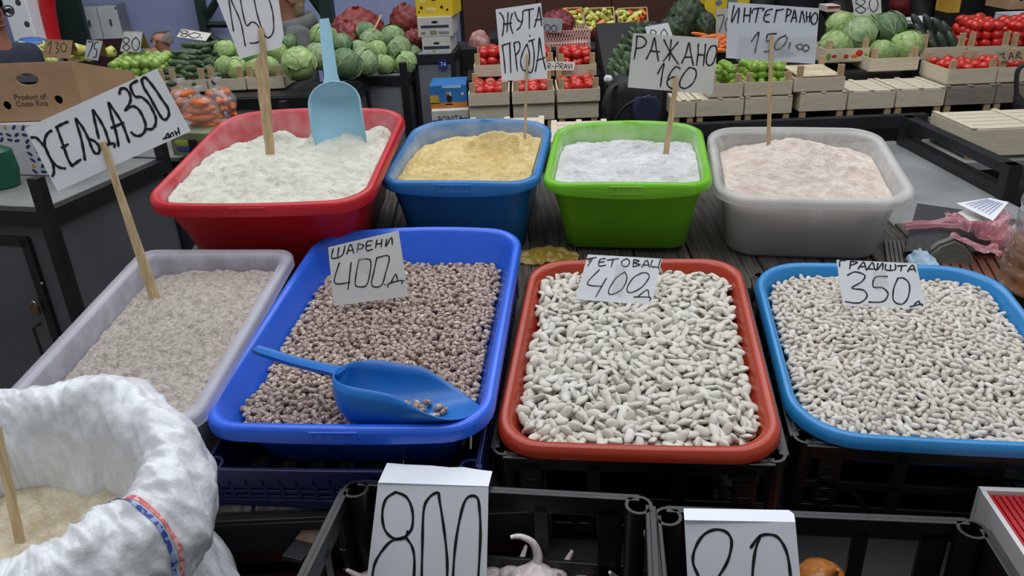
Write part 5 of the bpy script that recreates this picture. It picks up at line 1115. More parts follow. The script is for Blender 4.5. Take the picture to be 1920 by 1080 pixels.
# carrots in clear bags
BAG = frosted('clear_bag_film', (226, 226, 228), .16, .12)
def carrot_bag(px, py, Y, w, label, seed):
    c = U(px, py, Y); e = thing('carrot_bag', c, label, 'bag', (0, 0, seed), 'bags of carrots'); R = random.Random(seed)
    cm = MB()
    for i in range(16):
        y = R.uniform(-.3, .3) * w; z = (i // 4) * .2 * w + .10 * w; x = R.uniform(-.06, .06) * w; L = .78 * w * (1 - .12 * (i // 4)); a = R.uniform(-.25, .25)
        pts = [Vector((x + L * (s - .5), y + a * L * (s - .5), z)) for s in np.linspace(0, 1, 7)]; cm.tube(pts, [.105 * w * max(.2, (1 - abs(2 * s - 1) ** 3)) for s in np.linspace(0, 1, 7)], 8)
    cm.build('carrots', CAM_, e, smooth=60)
    b = MB(); b.ball((0, 0, .42 * w), (.50 * w, .42 * w, .42 * w), 28, 18); b.v = [tuple(Vector(v) * (1 + .10 * noise.noise(Vector(v) * (3.2 / w) + Vector((seed, 0, 0))) + .05 * noise.noise(Vector(v) * (9 / w)))) for v in b.v]; b.build('bag_film', BAG, e, smooth=180)
    k = MB(); k.lathe([(.05 * w, .80 * w), (.07 * w, .88 * w), (.03 * w, .93 * w), (.10 * w, 1.02 * w), (.16 * w, 1.10 * w)], 14); k.v = [tuple(Vector(v) + Vector((.03 * w * noise.noise(Vector(v) * 40), .03 * w * noise.noise(Vector(v) * 35), 0))) for v in k.v]; k.build('bag_knot', frosted('knot_film', (226, 226, 228), .5, .15), e, smooth=180)
carrot_bag(352, 222, 3.30, .15, 'clear bag of carrots at the back beside the cucumber crates', 1)
carrot_bag(420, 222, 3.32, .155, 'clear bag of carrots next to the red tub', 2)
carrot_bag(385, 240, 3.12, .15, 'clear knotted bag of carrots in front of two others', 3)
# ---- net sacks of onions and of dark green vegetables
def net_sack(px, py, rw, rh, Y, m, label, cat, seed, cells=5., lump=.09):
    c = U(px, py, Y); d = (c - Vector((0, 0, CAMZ))).length; a, h = rw / F * d, rh / F * d
    mb = MB(); mb.ball((0, 0, 0), 1, 44, 30); V = []
    pts = [Vector(p) for p in fib(int(cells * cells * 3))]
    for v in mb.v:
        q = Vector(v); dm = min((q.normalized() - p).length for p in pts); V.append(q * (1 + lump * (1 - min(1, dm * cells * .95) ** 2) * 1.6 + .10 * noise.noise(q * 1.5 + Vector((seed, 0, 0)))))
    mb.v = [(v.x * a, v.y * a * .75, v.z * h) for v in V]; e = thing('net_sack', c - Vector((0, 0, h)), label, cat, (0, 0, seed))
    mb.build('sack_body', m, e, smooth=180, loc=(0, 0, h))
    nt = MB(); nt.lathe([(.10 * a, h * 1.9), (.06 * a, h * 2.02), (.14 * a, h * 2.16)], 12); nt.build('tied_neck', m, e, smooth=60)
def fib(n):
    out = []
    for i in range(n):
        z = 1 - 2 * (i + .5) / n; r = math.sqrt(1 - z * z); a = i * 2.39996; out.append((r * math.cos(a), r * math.sin(a), z))
    return out
RON = mat('red_net_onions', (150, 66, 60), .5, .2, 14, .3, 160, rgb2=(110, 34, 36)); RO2 = mat('dark_red_net_onions', (128, 44, 50), .5, .2, 14, .3, 160, rgb2=(84, 22, 30))
GNS = mat('green_net_sack', (52, 72, 42), .5, .25, 16, .3, 160, rgb2=(26, 42, 26))
net_sack(672, 62, 50, 38, 5.2, RON, 'wide red net sack of onions behind the stacked cabbages', 'net sack', 1)
net_sack(652, 76, 30, 30, 5.0, RON, 'small red net sack of onions behind the pale blue scoop', 'net sack', 2)
net_sack(762, 44, 28, 30, 5.2, RON, 'upright red net sack of onions beside the yellow box', 'net sack', 3)
net_sack(776, 76, 20, 18, 5.1, RON, 'red net sack of onions beside the white cartons', 'net sack', 4)
net_sack(1046, 42, 36, 20, 4.85, RO2, 'dark red net sack of onions behind the 00 tag', 'net sack', 5)
net_sack(1133, 64, 22, 16, 4.7, RO2, 'round dark red net sack of onions beside the pink basket', 'net sack', 6)
net_sack(1288, 44, 38, 40, 4.75, GNS, 'dark green net sack behind the rye sign', 'net sack', 7, 6)
net_sack(1322, 52, 22, 24, 4.65, GNS, 'small dark green net sack beside the carrots', 'net sack', 8, 5)
net_sack(1262, 58, 26, 24, 4.6, GNS, 'dark green net sack in front of the brown panels', 'net sack', 9, 5)
rs = thing('back_shelf', (1.0, 5.12, 0), 'dark shelf behind the tomatoes carrying the net sacks', 'shelf'); MB().box((-.1, 0, .49), (1.55, .40, .98)).build('shelf_body', DARKW, rs, smooth=0)
rs2 = thing('back_shelf', (-.48, 5.2, 0), 'dark shelf behind the cabbages carrying red onion sacks', 'shelf'); MB().box((0, 0, .5), (.76, .4, 1.0)).build('shelf_body', DARKW, rs2, smooth=0)
# pink basket
a, b = U(1024, 86, 4.62), U(1106, 86, 4.62); w = (b - a).length; c = (a + b) / 2
pbk = thing('plastic_basket', c, 'pale pink slotted plastic basket behind the tomatoes', 'basket'); PK = mat('pale_pink_plastic', (222, 186, 180), .45, .05)
for y in (0, .22):
    f = MB(); hh = .085
    for z in (.006, .040, .078): f.box((0, y, z), (w, .006, .014))
    for i in range(17): f.box((-w / 2 + w * i / 16, y, .042), (.006, .006, .08))
    f.build('slotted_wall', PK, pbk, smooth=0)
for s in (-1, 1): MB().box((s * w / 2, .11, .042), (.006, .22, .085)).build('end_wall', PK, pbk, smooth=0)
MB().box((0, .11, .003), (w, .22, .005)).build('basket_floor', PK, pbk, smooth=0)
# ---- cartons
def carton(x0, x1, yt, yb, Y, d, m, label, name='carton', yaw=-.06, name2='carton_body', stand=None):
    a, b = U(x0, yb, Y), U(x1, yb, Y); t_ = U(x0, yt, Y); w = (b - a).length; h = t_.z - a.z; c = (a + b) / 2
    e = thing(name, (c.x, c.y + d / 2, min(a.z, b.z)), label, 'box', (0, 0, yaw)); o = MB().box((0, 0, h / 2), (w, d, h)).build(name2, m, e, smooth=0, bevel=.003)
    if stand: s_ = thing('box_stand', (c.x, c.y + d / 2, 0), stand, 'stand', (0, 0, yaw)); MB().box((0, 0, e.location.z / 2 - .001), (w * .95, d * .95, e.location.z - .002)).build('stand_body', DARKW, s_, smooth=0)
    return e, w, h, d
WCT = mat('white_carton', (198, 198, 192), .7, .05, 14); YCT = mat('yellow_carton', (226, 194, 40), .7, .04, 10); NAVY = mat('navy_print', (38, 44, 66), .6); SL = mat('dark_slot', (14, 14, 16), .8)
def decal(e, w, h, d, x, z, sx, sz, m, name='print', shape='box'):
    mb = MB()
    if shape == 'box': mb.box((x * w, -d / 2 - .0006, z * h), (sx * w, .0014, sz * h))
    else: mb.ball((x * w, -d / 2 - .0004, z * h), (sx * w / 2, .0012, sz * h / 2), 20, 6)
    return mb.build(name, m, e, smooth=30)
e, w, h, d = carton(796, 850, 68, 104, 4.72, .3, WCT, 'white carton with a navy band standing on the 74 cabinet'); decal(e, w, h, d, 0, .45, .9, .16, NAVY); decal(e, w, h, d, 0, .68, .22, .14, SL, 'hand_hole', 'e'); decal(e, w, h, d, .25, .2, .3, .12, mat('grey_print', (130, 130, 128), .6)); decal(e, w, h, d, -.1, .2, .14, .2, mat('olive_print', (140, 140, 110), .6))
e, w, h, d = carton(787, 852, 30, 67.5, 4.72, .3, WCT, 'white carton with a dark slot under the yellow carton'); decal(e, w, h, d, 0, .52, .8, .13, NAVY); decal(e, w, h, d, 0, .74, .2, .14, SL, 'hand_hole', 'e'); decal(e, w, h, d, .25, .2, .3, .14, mat('grey_print', (130, 130, 128), .6)); decal(e, w, h, d, -.05, .22, .2, .22, mat('olive_print', (140, 140, 110), .6)); decal(e, w, h, d, -.35, .2, .12, .12, mat('grey_print', (130, 130, 128), .6))
e, w, h, d = carton(786, 856, -34, 29.5, 4.74, .3, YCT, 'yellow carton with black marks on top of the white cartons', yaw=-.12)
for x, z, sx, sz, m in ((0, .55, .18, .16, SL), (-.35, .28, .08, .1, SL), (.2, .28, .08, .1, SL), (-.1, .2, .3, .16, mat('pale_yellow_print', (236, 218, 120), .6)), (-.3, .5, .2, .2, mat('pale_yellow_print', (236, 218, 120), .6)), (.35, .2, .06, .08, SL), (-.42, .15, .05, .06, SL)): decal(e, w, h, d, x, z, sx, sz, m, 'print', 'e')
e, w, h, d = carton(808, 877, 158, 203, 4.30, .25, mat('blue_carton', (40, 110, 176), .65, .05), 'blue and orange fruit carton with a dark bird picture beside the tomato crates', yaw=0)
decal(e, w, h, d, 0, .14, 1, .28, mat('orange_print', (196, 122, 40), .6)); decal(e, w, h, d, -.38, .42, .24, .36, mat('mustard_print', (186, 156, 50), .6)); decal(e, w, h, d, .02, .45, .15, .42, SL, 'bird_print', 'e'); decal(e, w, h, d, .045, .62, .07, .2, WCT, 'bird_print', 'e'); decal(e, w, h, d, -.03, .66, .08, .14, mat('beak_print', (190, 130, 80), .6), 'bird_print', 'e'); decal(e, w, h, d, .38, .62, .08, .14, WCT, 'print', 'e'); decal(e, w, h, d, .1, .93, .5, .1, mat('pale_blue_print', (170, 205, 230), .6)); decal(e, w, h, d, 0, .2, .2, .05, WCT)
e, w, h, d = carton(811, 880, 205, 236, 4.24, .28, WCT, 'white fruit carton reading BONITA below the blue and orange carton', yaw=0)
decal(e, w, h, d, -.36, .32, .24, .2, SL, 'hand_slot'); decal(e, w, h, d, .36, .4, .24, .2, SL, 'hand_slot'); textmesh('carton_print', 'BONITA', .05, NAVY, e, Matrix.Translation((0, -d / 2 - .001, h * .45)) @ Matrix.Rotation(math.pi / 2, 4, 'X') @ Matrix.Scale(.75, 4, (1, 0, 0)))
sd = thing('pallet_stand', (e.location.x, e.location.y, 0), 'dark stand under the white fruit carton', 'stand'); MB().box((0, 0, (e.location.z - .002) / 2), (.24, .28, e.location.z - .002)).build('stand_body', DARKW, sd, smooth=0)
e, w, h, d = carton(1318, 1402, -40, 33, 5.36, .3, YCT, 'yellow carton with red prints behind the dark net sacks', yaw=.05, stand='dark stand under the yellow carton with red prints'); decal(e, w, h, d, -.2, .42, .16, .16, mat('grey_print', (130, 130, 128), .6), 'print', 'e'); decal(e, w, h, d, -.2, .14, .1, .1, mat('brown_red_print', (130, 60, 40), .6), 'print', 'e'); decal(e, w, h, d, .1, .4, .22, 1., mat('post_grey', (120, 122, 124), .6))
# ---- banana box with printed words, patterned carton under it
ux = Vector((math.cos(math.radians(-8)), math.sin(math.radians(-8)), 0))
bl, br = U(-60, 240, 2.72), U(163, 222, 2.72); wbx = .44; hbx = U(170, 112, 2.72).z - br.z
bb = thing('banana_box', (br.x - wbx / 2, br.y, br.z), 'brown cardboard fruit box printed Product of Costa Rica with round holes', 'box', (0, 0, math.radians(-3)))
def holed_panel(w, h, holes, th):
    """board in the xz plane with real round/oval holes (cut as slots between strips)"""
    bm = bmesh.new(); n = 90; k = int(n * h / w); g = {}
    for i in range(n + 1):
        for j in range(k + 1): g[i, j] = bm.verts.new((-w / 2 + w * i / n, 0, h * j / k))
    for i in range(n):
        for j in range(k):
            x = -w / 2 + w * (i + .5) / n; z = h * (j + .5) / k
            if any(((x - a) / rx) ** 2 + ((z - b) / rz) ** 2 < 1 for a, b, rx, rz in holes): continue
            bm.faces.new((g[i, j], g[i + 1, j], g[i + 1, j + 1], g[i, j + 1]))
    for v in [v for v in bm.verts if not v.link_faces]: bm.verts.remove(v)
    for v in bm.verts:  # snap jagged rims onto the hole outlines
        for a, b, rx, rz in holes:
            q = math.hypot((v.co.x - a) / rx, (v.co.z - b) / rz)
            if .75 < q < 1.16 and v.is_boundary: v.co.x = a + (v.co.x - a) / q; v.co.z = b + (v.co.z - b) / q
    me = bpy.data.meshes.new('panel'); bm.to_mesh(me); bm.free(); me.materials.append(CARDB); return me
s_ = hbx / 112.
def hx(px): return wbx / 2 - (168 - px) * s_
def hz(py): return hbx * (1 - (py - 112) / 112)
place('front_panel', holed_panel(wbx, hbx, [(hx(75), hz(143), 23 * s_, 11 * s_), (hx(19), hz(192), 8 * s_, 8.5 * s_), (hx(126), hz(184), 8 * s_, 8.5 * s_)], .004), bb, solid=.004)
mb = MB(); mb.quadbox([(wbx / 2, .004, 0), (wbx / 2, .40, 0), (wbx / 2, .40, hbx * .48), (wbx / 2, .004, hbx)], (1, 0, 0), .004); mb.build('side_panel', CARDB, bb, smooth=0)
mb = MB(); mb.quadbox([(-wbx / 2 + .004, .004, 0), (-wbx / 2 + .004, .40, 0), (-wbx / 2 + .004, .40, hbx * .48), (-wbx / 2 + .004, .004, hbx)], (1, 0, 0), .004); mb.build('side_panel', CARDB, bb, smooth=0)
MB().box((0, .4, hbx * .24), (wbx, .004, hbx * .48)).build('back_panel', CARDB, bb, smooth=0); MB().box((0, .2, .003), (wbx - .01, .39, .005)).build('bottom_panel', CARDB, bb, smooth=0)
PRT = mat('dark_brown_print', (92, 62, 46), .7)
for k, s in enumerate(('Product of', 'Costa Rica')): textmesh('box_print', s, 15 * s_, PRT, bb, Matrix.Translation((hx(70), -.0028, hz(177 + 13 * k))) @ Matrix.Rotation(math.pi / 2, 4, 'X'))
bl_ = MB(); bl_.box((0, .10, .068), (.41, .15, .12)); tag_b = bl_.build('inner_shade_block', SL, bb, smooth=0)  # black block added so the inside looks shaded through the holes
NVP = mat('navy_leaf_print', (44, 52, 108), .6); ORP = mat('ochre_flower_print', (206, 162, 84), .6)
cz = .951; cw, cd_, chh = .50, .36, br.z - cz - .003
pcx = thing('patterned_carton', (br.x - .245, br.y + .155, cz), 'white carton with navy leaf and ochre flower pattern under the banana box', 'box', (0, 0, math.radians(-14)))
MB().box((0, 0, chh / 2), (cw, cd_, chh)).build('carton_body', mat('white_carton2', (206, 206, 208), .7, .03), pcx, smooth=0, bevel=.002)
R = random.Random(4)
for face in ('f', 's'):
    W_ = cw if face == 'f' else cd_; cnt = 0
    for i in range(int(W_ / .035)):
        for j in range(int(chh / .022)):
            u = -W_ / 2 + .018 + .035 * i + R.uniform(-.004, .004); z = .013 + .022 * j + R.uniform(-.003, .003); a = R.uniform(-.9, .9)
            if face == 'f' and abs(u - .02) < .05 and z < chh * .6: continue
            fl = (i * 3 + j) % 7 == 0
            mb = MB(); mb.ball((0, 0, 0), (.0085, .0012, .0085) if fl else (.013, .0012, .006), 10, 4)
            o = mb.build('flower_print' if fl else 'leaf_print', ORP if fl else NVP, pcx, smooth=30, loc=(u, -cd_ / 2, z) if face == 'f' else (cw / 2, u, z), rot=(0, a, 0) if face == 'f' else (0, 0, 0))
            if face == 's': o.rotation_euler = Euler((a, 0, math.pi / 2), 'XYZ')
gn = MB(); gn.lathe([(.05, 0), (.06, .05), (.055, .12), (.02, .14), (.02, .16)], 20); gg = gn.build('green_bottle', mat('dark_green_plastic', (18, 84, 60), .4), None, smooth=40, loc=UZ(8, 348, .951)); tag(gg, 'dark green plastic bottle beside the patterned carton', 'bottle')
# carton under the carrot bags
e, w, h, d = carton(330, 460, 246, 290, 2.98, .24, mat('olive_carton', (120, 126, 96), .7), 'printed green and yellow carton under the carrot bags', yaw=math.radians(-14)); decal(e, w, h, d, -.3, .55, .3, .3, mat('lime_print', (164, 170, 60), .6), 'print', 'e'); decal(e, w, h, d, -.28, .3, .3, .3, mat('blue_print2', (60, 80, 140), .6), 'print', 'e'); decal(e, w, h, d, .1, .6, .3, .2, mat('red_print2', (150, 50, 40), .6), 'print', 'e')
# ---- back tags
def tagsign(label, corners, S, xf, Y, lw, mcard=PAPER, mink=INK2, tent=None, n=(0, -1, .25), stickpx=None, name='price_tag'):
    ox, oy, s = xf; cx = sum(c[0] for c in corners) / len(corners); cy = max(c[1] for c in corners)
    P0 = U(ox + cx / s, oy + cy / s, Y); e = sign(name, label, P0, P0, n, corners, S, xf, lw, mcard=mcard, mink=mink, cat='price tag', th=.002)
    if tent:
        q = [UP(ox + c[0] / s, oy + c[1] / s, P0, Vector(n).normalized()) - P0 for c in corners]; bk = Vector((0, tent, 0))
        m = MB(); m.quadbox([q[0], q[1], q[2] + bk, q[3] + bk], (0, .9, .3), .002); m.build('back_leaf', CARDB if mcard is not PAPER else CARDB, e, smooth=0)
    return e
x8 = (0, 0, 8)
def z0(cx, cy, a, b): return [(cx, cy - b), (cx - a, cy - b * .4), (cx - a * .9, cy + b * .5), (cx, cy + b), (cx + a * .9, cy + b * .5), (cx + a, cy - b * .4), (cx, cy - b)]
def z8(cx, cy, a, b): return [(cx + a * .6, cy - b * .8), (cx - a * .4, cy - b), (cx - a, cy - b * .5), (cx, cy), (cx + a, cy + b * .5), (cx, cy + b), (cx - a, cy + b * .5), (cx, cy), (cx + a * .9, cy - b * .5), (cx + a * .6, cy - b * .8)]
tagsign('brown cardboard tent tag reading 130 among the yellow peppers', [(680, 585), (1090, 605), (1050, 880), (650, 860)], [[(720, 680), (770, 618), (745, 800)], [(830, 640), (882, 652), (845, 706), (882, 762), (835, 802)], z0(955, 710, 42, 70)], x8, 4.30, .006, CARDB, mat('brown_ink', (96, 78, 62), .7), tent=.12)
tagsign('grey-white folded tag reading 75 on the apple crate', [(1300, 595), (1540, 610), (1470, 910), (1265, 870)], [[(1318, 632), (1395, 640), (1318, 850)], [(1470, 640), (1425, 645), (1415, 730), (1450, 745), (1440, 850), (1400, 860)]], x8, 4.26, .006, mat('greyish_paper', (196, 198, 206), .8), tent=.12)
tagsign('white folded tag reading 80 on the green apples', [(930, 232), (1070, 235), (1050, 390), (900, 385)], [z8(948, 330, 26, 50), z0(1018, 330, 26, 50)], (0, 0, 4), 4.42, .006, mat('white_tag', (204, 206, 204), .8), tent=.14)
tagsign('cream tag reading 80 tilted on top of the cucumbers', [(810, 430), (1250, 495), (1165, 615), (730, 550)], [z8(850, 505, 60, 45), z0(1000, 530, 75, 40), [(1095, 565), (1105, 570)]], (240, 0, 8), 4.58, .006, PAPER2, tent=.05, n=(0, -.75, .65))
tagsign('grey tag reading 00 on the pink basket', [(-60, 255), (280, 285), (265, 492), (-40, 482)], [z0(50, 420, 38, 55), z0(150, 425, 38, 50)], (1020, 0, 8), 4.6, .006, mat('grey_tag', (150, 152, 158), .8))
tagsign('cream paper strip reading R-PRAVI on the tomato crates', [(40, 925), (470, 925), (450, 1055), (40, 1055)], [[(60, 1030), (62, 955), (95, 960), (92, 990), (65, 995), (105, 1035)], [(120, 995), (145, 993)], [(165, 1040), (185, 950), (225, 955), (215, 990), (180, 998)], [(235, 1030), (250, 955), (285, 960), (275, 990), (245, 998), (285, 1035)], [(300, 1030), (325, 960), (345, 1030)], [(308, 1005), (338, 1003)], [(360, 965), (375, 1030), (400, 960)], [(420, 962), (415, 1030)]], (1020, 0, 8), 4.29, .0045, PAPER2)
tagsign('torn white tag reading 80 standing in the cucumber heap', [(1515, 400), (1860, 340), (1960, 620), (1570, 640)], [z8(1640, 540, 45, 95), z0(1800, 530, 45, 95)], (1020, 0, 8), 4.2, .005, PAPER)
tagsign('grey tag reading 70 on the carrots', [(1305, 130), (1490, 130), (1480, 515), (1295, 495)], [[(1320, 238), (1420, 240), (1350, 475)], z0(1470, 370, 30, 95)], (1180, 0, 8), 4.4, .006, mat('grey_tag2', (170, 168, 164), .8))
tagsign('white tag reading 80 on top of the right cabbages', [(1250, -60), (1690, -60), (1705, 195), (1300, 235)], [z8(1390, 90, 75, 110), z0(1585, 70, 60, 110), [(1490, 120), (1500, 125)]], (1440, 0, 8), 4.5, .006, mat('white_tag', (204, 206, 204), .8))
tagsign('brown cardboard tag reading ZAR on the right tomato crates', [(1510, 775), (1960, 728), (1960, 906), (1540, 915)], [[(1560, 820), (1620, 800), (1600, 850), (1640, 885)], [(1690, 890), (1730, 790), (1760, 880)], [(1700, 850), (1755, 845)], [(1800, 880), (1815, 790), (1870, 800), (1820, 835), (1890, 880)]], (1680, 0, 8), 3.94, .006, mat('kraft_tag', (186, 160, 128), .8))
# small stick on the cabbages
sp = U(700, 58, 4.8); stq = thing('wooden_stick', sp, 'thin pale stick poking out of the stacked cabbages', 'stick'); stick(stq, (0, 0, 0), U(715, 28, 4.85) - sp, .012, .010, .006, STICKW, (0, -1, .2))
# ---- backpack
BKM = mat('black_nylon', (24, 24, 28), .65, .15, 12, .2, 120); NVM = mat('navy_nylon', (34, 40, 72), .65, .15, 12, .2, 120)
bp0 = U(1195, 232, 3.55); bp = thing('backpack', (bp0.x, 3.66, bp0.z - .06), 'black and navy backpack on the crates behind the lime green tub', 'backpack')
mb = MB(); mb.loft([[p + Vector((.012 * noise.noise(Vector((p.x * 20, p.y * 20, z * 18))), .012 * noise.noise(Vector((p.x * 18 + 4, p.y * 20, z * 18))), 0)) for p in rrloop(w, d, .05, z)] for w, d, z in ((.20, .14, 0), (.235, .18, .02), (.245, .19, .10), (.235, .185, .19), (.205, .16, .235), (.15, .11, .26))], True, True); mb.build('pack_body', BKM, bp, smooth=180)
mb = MB(); mb.loft([rrloop(w, .06, .025, z) for w, z in ((.10, 0), (.13, .01), (.13, .12), (.09, .15))], True, True); mb.build('front_pocket', NVM, bp, smooth=60, loc=(.04, -.085, .03))
for x in (-.115,):
    mb = MB(); mb.tube(catmull([(x + .03, -.05, .235), (x - .01, -.08, .22), (x - .04, -.10, .15), (x - .035, -.1, .10), (x - .05, -.09, .02)], 5), .017, 8, sy=.45); mb.build('shoulder_strap', BKM, bp, smooth=60)
mb = MB(); mb.tube(catmull([(-.03, 0, .25), (-.025, 0, .29), (.025, 0, .29), (.03, 0, .25)], 5), .006, 8); mb.build('carry_loop', BKM, bp, smooth=60)
mb = MB(); mb.tube(catmull([(-.10, -.085, .08), (-.06, -.1, .14), (0, -.1, .17), (.06, -.095, .185)], 5), .004, 6); mb.build('zip', mat('zip_grey', (60, 60, 66), .5), bp)
bs = thing('pack_stand', (bp0.x, 3.66, 0), 'dark stand under the black backpack', 'stand'); MB().box((0, 0, (bp0.z - .062) / 2), (.26, .2, bp0.z - .062)).build('stand_body', DARKW, bs, smooth=0)
# black umbrella handle at the right edge
uh = U(1908, 205, 3.2); um = thing('umbrella', uh, 'folded black umbrella with a curved handle at the stall edge', 'umbrella'); q = lambda x, y: U(x, y, 3.2) - uh
mb = MB(); mb.tube(catmull([q(1906, 180), q(1906, 150), q(1909, 132), q(1920, 122), q(1935, 128)], 6), .009, 10); mb.build('handle', BKM, um, smooth=60)
mb = MB(); mb.tube([q(1906, 178), q(1910, 190), q(1914, 205), q(1930, 240)], [.012, .022, .026, .016], 10); mb.build('folded_canopy', mat('black_stripe_cloth', (30, 32, 38), .7, .3, 60), um, smooth=60)
# ---- hall fittings
GRP = mat('dark_green_paint', (28, 48, 42), .5, .1, 4); GBL = mat('blue_grey_steel', (74, 80, 96), .5, .1, 4)
def post(x0, x1, Y, d, m, name, label, z1=3.4, cat='column'):
    a, b = U(x0, 60, Y), U(x1, 60, Y); o = MB().box((0, 0, z1 / 2), ((b - a).length, d, z1)).build(name, m, None, smooth=0, bevel=.004, loc=((a.x + b.x) / 2, Y + d / 2, 0)); return tag(o, label, cat)
post(104, 163, 6.9, .05, GRP, 'steel_column', 'wide dark green steel column beside the white lockers')
post(46, 62, 6.7, .12, GBL, 'steel_column', 'blue-grey steel column beside the doorway'); post(62, 80, 6.75, .10, mat('navy_grey_steel', (50, 54, 72), .5), 'steel_column', 'darker blue-grey steel post next to the red roll')
post(375, 388, 7.3, .12, GRP, 'steel_post', 'slim dark green post of the braced frame', cat='post'); post(604, 627, 6.6, .14, GRP, 'steel_post', 'dark green post behind the pale blue scoop', cat='post')
def brace(p, q, Y, r, label):
    a, b = U(*p, Y), U(*q, Y); c = (a + b) / 2; mb = MB(); mb.tube([a - c, b - c], r, 4); return tag(mb.build('steel_brace', GRP, None, smooth=0, loc=c), label, 'brace')
brace((388, 32), (412, -8), 7.36, .035, 'dark green diagonal brace rising behind the 150 sign'); brace((386, 46), (428, 46), 7.36, .028, 'dark green horizontal brace behind the 150 sign'); brace((382, 56), (425, 92), 7.36, .035, 'dark green diagonal brace dropping behind the leafy cabbages'); brace((585, -5), (612, 32), 6.66, .035, 'dark green diagonal brace meeting the post behind the hooded person')
rd = U(95, 72, 6.6); rl = MB(); rl.tube(catmull([U(100, 74, 6.6) - rd, U(93, 40, 6.6) - rd, U(88, 0, 6.6) - rd, U(90, -60, 6.6) - rd], 5), .06, 14); tag(rl.build('rolled_banner', mat('red_banner', (200, 22, 34), .4, .06, 5), None, smooth=60, loc=rd), 'bright red rolled banner leaning on the green column', 'banner')
# white lockers
a, b = U(160, 76, 7.2), U(231, 76, 7.2); w = (b - a).length; h = U(162, 15, 7.2).z - a.z + .02; lk = thing('metal_locker', ((a.x + b.x) / 2, 7.3, a.z), 'white two-door metal locker on the periwinkle wall', 'locker')
WLK = mat('white_enamel_metal', (206, 212, 212), .5, .03); MB().box((0, 0, h / 2), (w, .2, h)).build('locker_body', mat('grey_locker_frame', (130, 134, 144), .5), lk, smooth=0)
for s, ww in ((-1, .44), (1, .50)):
    dd = MB().box((0, -.104, h / 2), (w * ww, .012, h * .95)).build('door', WLK, lk, smooth=0, loc=(s * w * .25 + .01, 0, 0)); MB().box((.01 * s, -.115, h * .5), (.014, .01, .05)).build('lock', INK2, dd, smooth=0); MB().box((.08 * s, -.112, h * .9), (.014, .006, .014)).build('screw', INK2, dd, smooth=0)
bs = thing('locker_stand', ((a.x + b.x) / 2, 7.3, 0), 'maroon stand under the white locker', 'stand'); MB().box((0, 0, a.z / 2 - .001), (w, .2, a.z - .002)).build('stand_body', mat('maroon_cloth', (70, 36, 42), .8), bs, smooth=0)
# bright perforated box by the doorway, blue bag
a = U(22, 72, 6.4); pbx = thing('perforated_box', (a.x + .10, 6.5, a.z), 'bright white box with round holes by the doorway', 'box'); MB().box((0, 0, .14), (.18, .2, .42)).build('box_body', mat('bright_white_plastic', (244, 246, 250), .5, .01), pbx, smooth=0, bevel=.01)
for x, z in ((.03, .26), (.05, .10), (-.05, .20)): MB().ball((x, -.10, z), (.022, .004, .024), 12, 5).build('round_hole', INK2, pbx)
bs = thing('box_stand', (a.x + .10, 6.5, 0), 'grey stand under the perforated white box', 'stand'); MB().box((0, 0, (a.z - .072) / 2), (.2, .22, a.z - .072)).build('stand_body', mat('stand_grey', (120, 120, 124), .7), bs, smooth=0)
def lump(name, px, py, Y, r, m, label, cat, seed=0, amp=.2):
    mb = MB(); mb.ball((0, 0, 0), 1, 28, 18); mb.v = [tuple(Vector((v[0] * r[0], v[1] * r[1], v[2] * r[2])) * (1 + amp * noise.noise(Vector(v) * 2.2 + Vector((seed, 0, 0))) + amp * .5 * noise.noise(Vector(v) * 6))) for v in mb.v]
    return tag(mb.build(name, m, None, smooth=180, loc=U(px, py, Y)), label, cat)
lump('plastic_bag', 58, 86, 4.52, (.10, .08, .045), mat('blue_bag_film', (70, 110, 180), .3), 'crumpled bright blue plastic bag behind the yellow peppers', 'bag', 3)
lump('plastic_bag', 900, 92, 5.15, (.075, .08, .11), mat('pink_white_bag', (196, 158, 148), .5, .15, 20, rgb2=(150, 80, 76)), 'pink and white plastic bag beside the white cartons', 'bag', 5)
lump('plastic_bag', 1140, 148, 3.98, (.022, .022, .020), mat('white_bag_film', (214, 216, 220), .3), 'small white plastic bag scrap beside the black backpack', 'bag', 7)
lump('plastic_bag', 1722, 40, 4.75, (.10, .05, .03), mat('white_bag_film', (170, 172, 170), .3), 'pale plastic sheet behind the zucchini crate', 'bag', 8)
# things glimpsed against the dark back on the right
e, w, h, d = carton(1895, 1960, -40, 16, 5.22, .3, CARDB, 'brown cardboard box at the far right of the stall', stand='dark stand under the far right cardboard box'); decal(e, w, h, d, -.2, .35, .12, .14, SL, 'hole', 'e')
e, w, h, d = carton(1898, 1960, 26, 42, 4.98, .2, mat('white_blue_carton', (190, 198, 208), .6), 'white tray with a blue edge behind the right tomatoes', stand='dark stand under the white tray'); decal(e, w, h, d, 0, .1, 1, .2, mat('blue_edge', (60, 80, 140), .6))
e, w, h, d = carton(1780, 1800, -30, 24, 5.4, .2, mat('yellow_poster', (206, 160, 60), .6), 'narrow yellow and blue packet beside the black-clad person', stand='dark stand under the yellow and blue packet'); decal(e, w, h, d, .2, .7, .6, .5, mat('blue_poster', (60, 90, 170), .6), 'print', 'e')
lump('red_bag', 1706, 2, 6.80, (.15, .09, .13), mat('dark_red_cloth', (110, 22, 30), .7), 'dark red bag hanging in the shade behind the cabbages', 'bag', 9)
e, w, h, d = carton(1551, 1576, 10, 22, 4.9, .15, mat('white_punnet', (206, 200, 190), .6), 'small white punnet of red fruit held above the cabbages', name='punnet'); decal(e, w, h, d, 0, .75, .9, .4, mat('punnet_red', (150, 40, 40), .5))
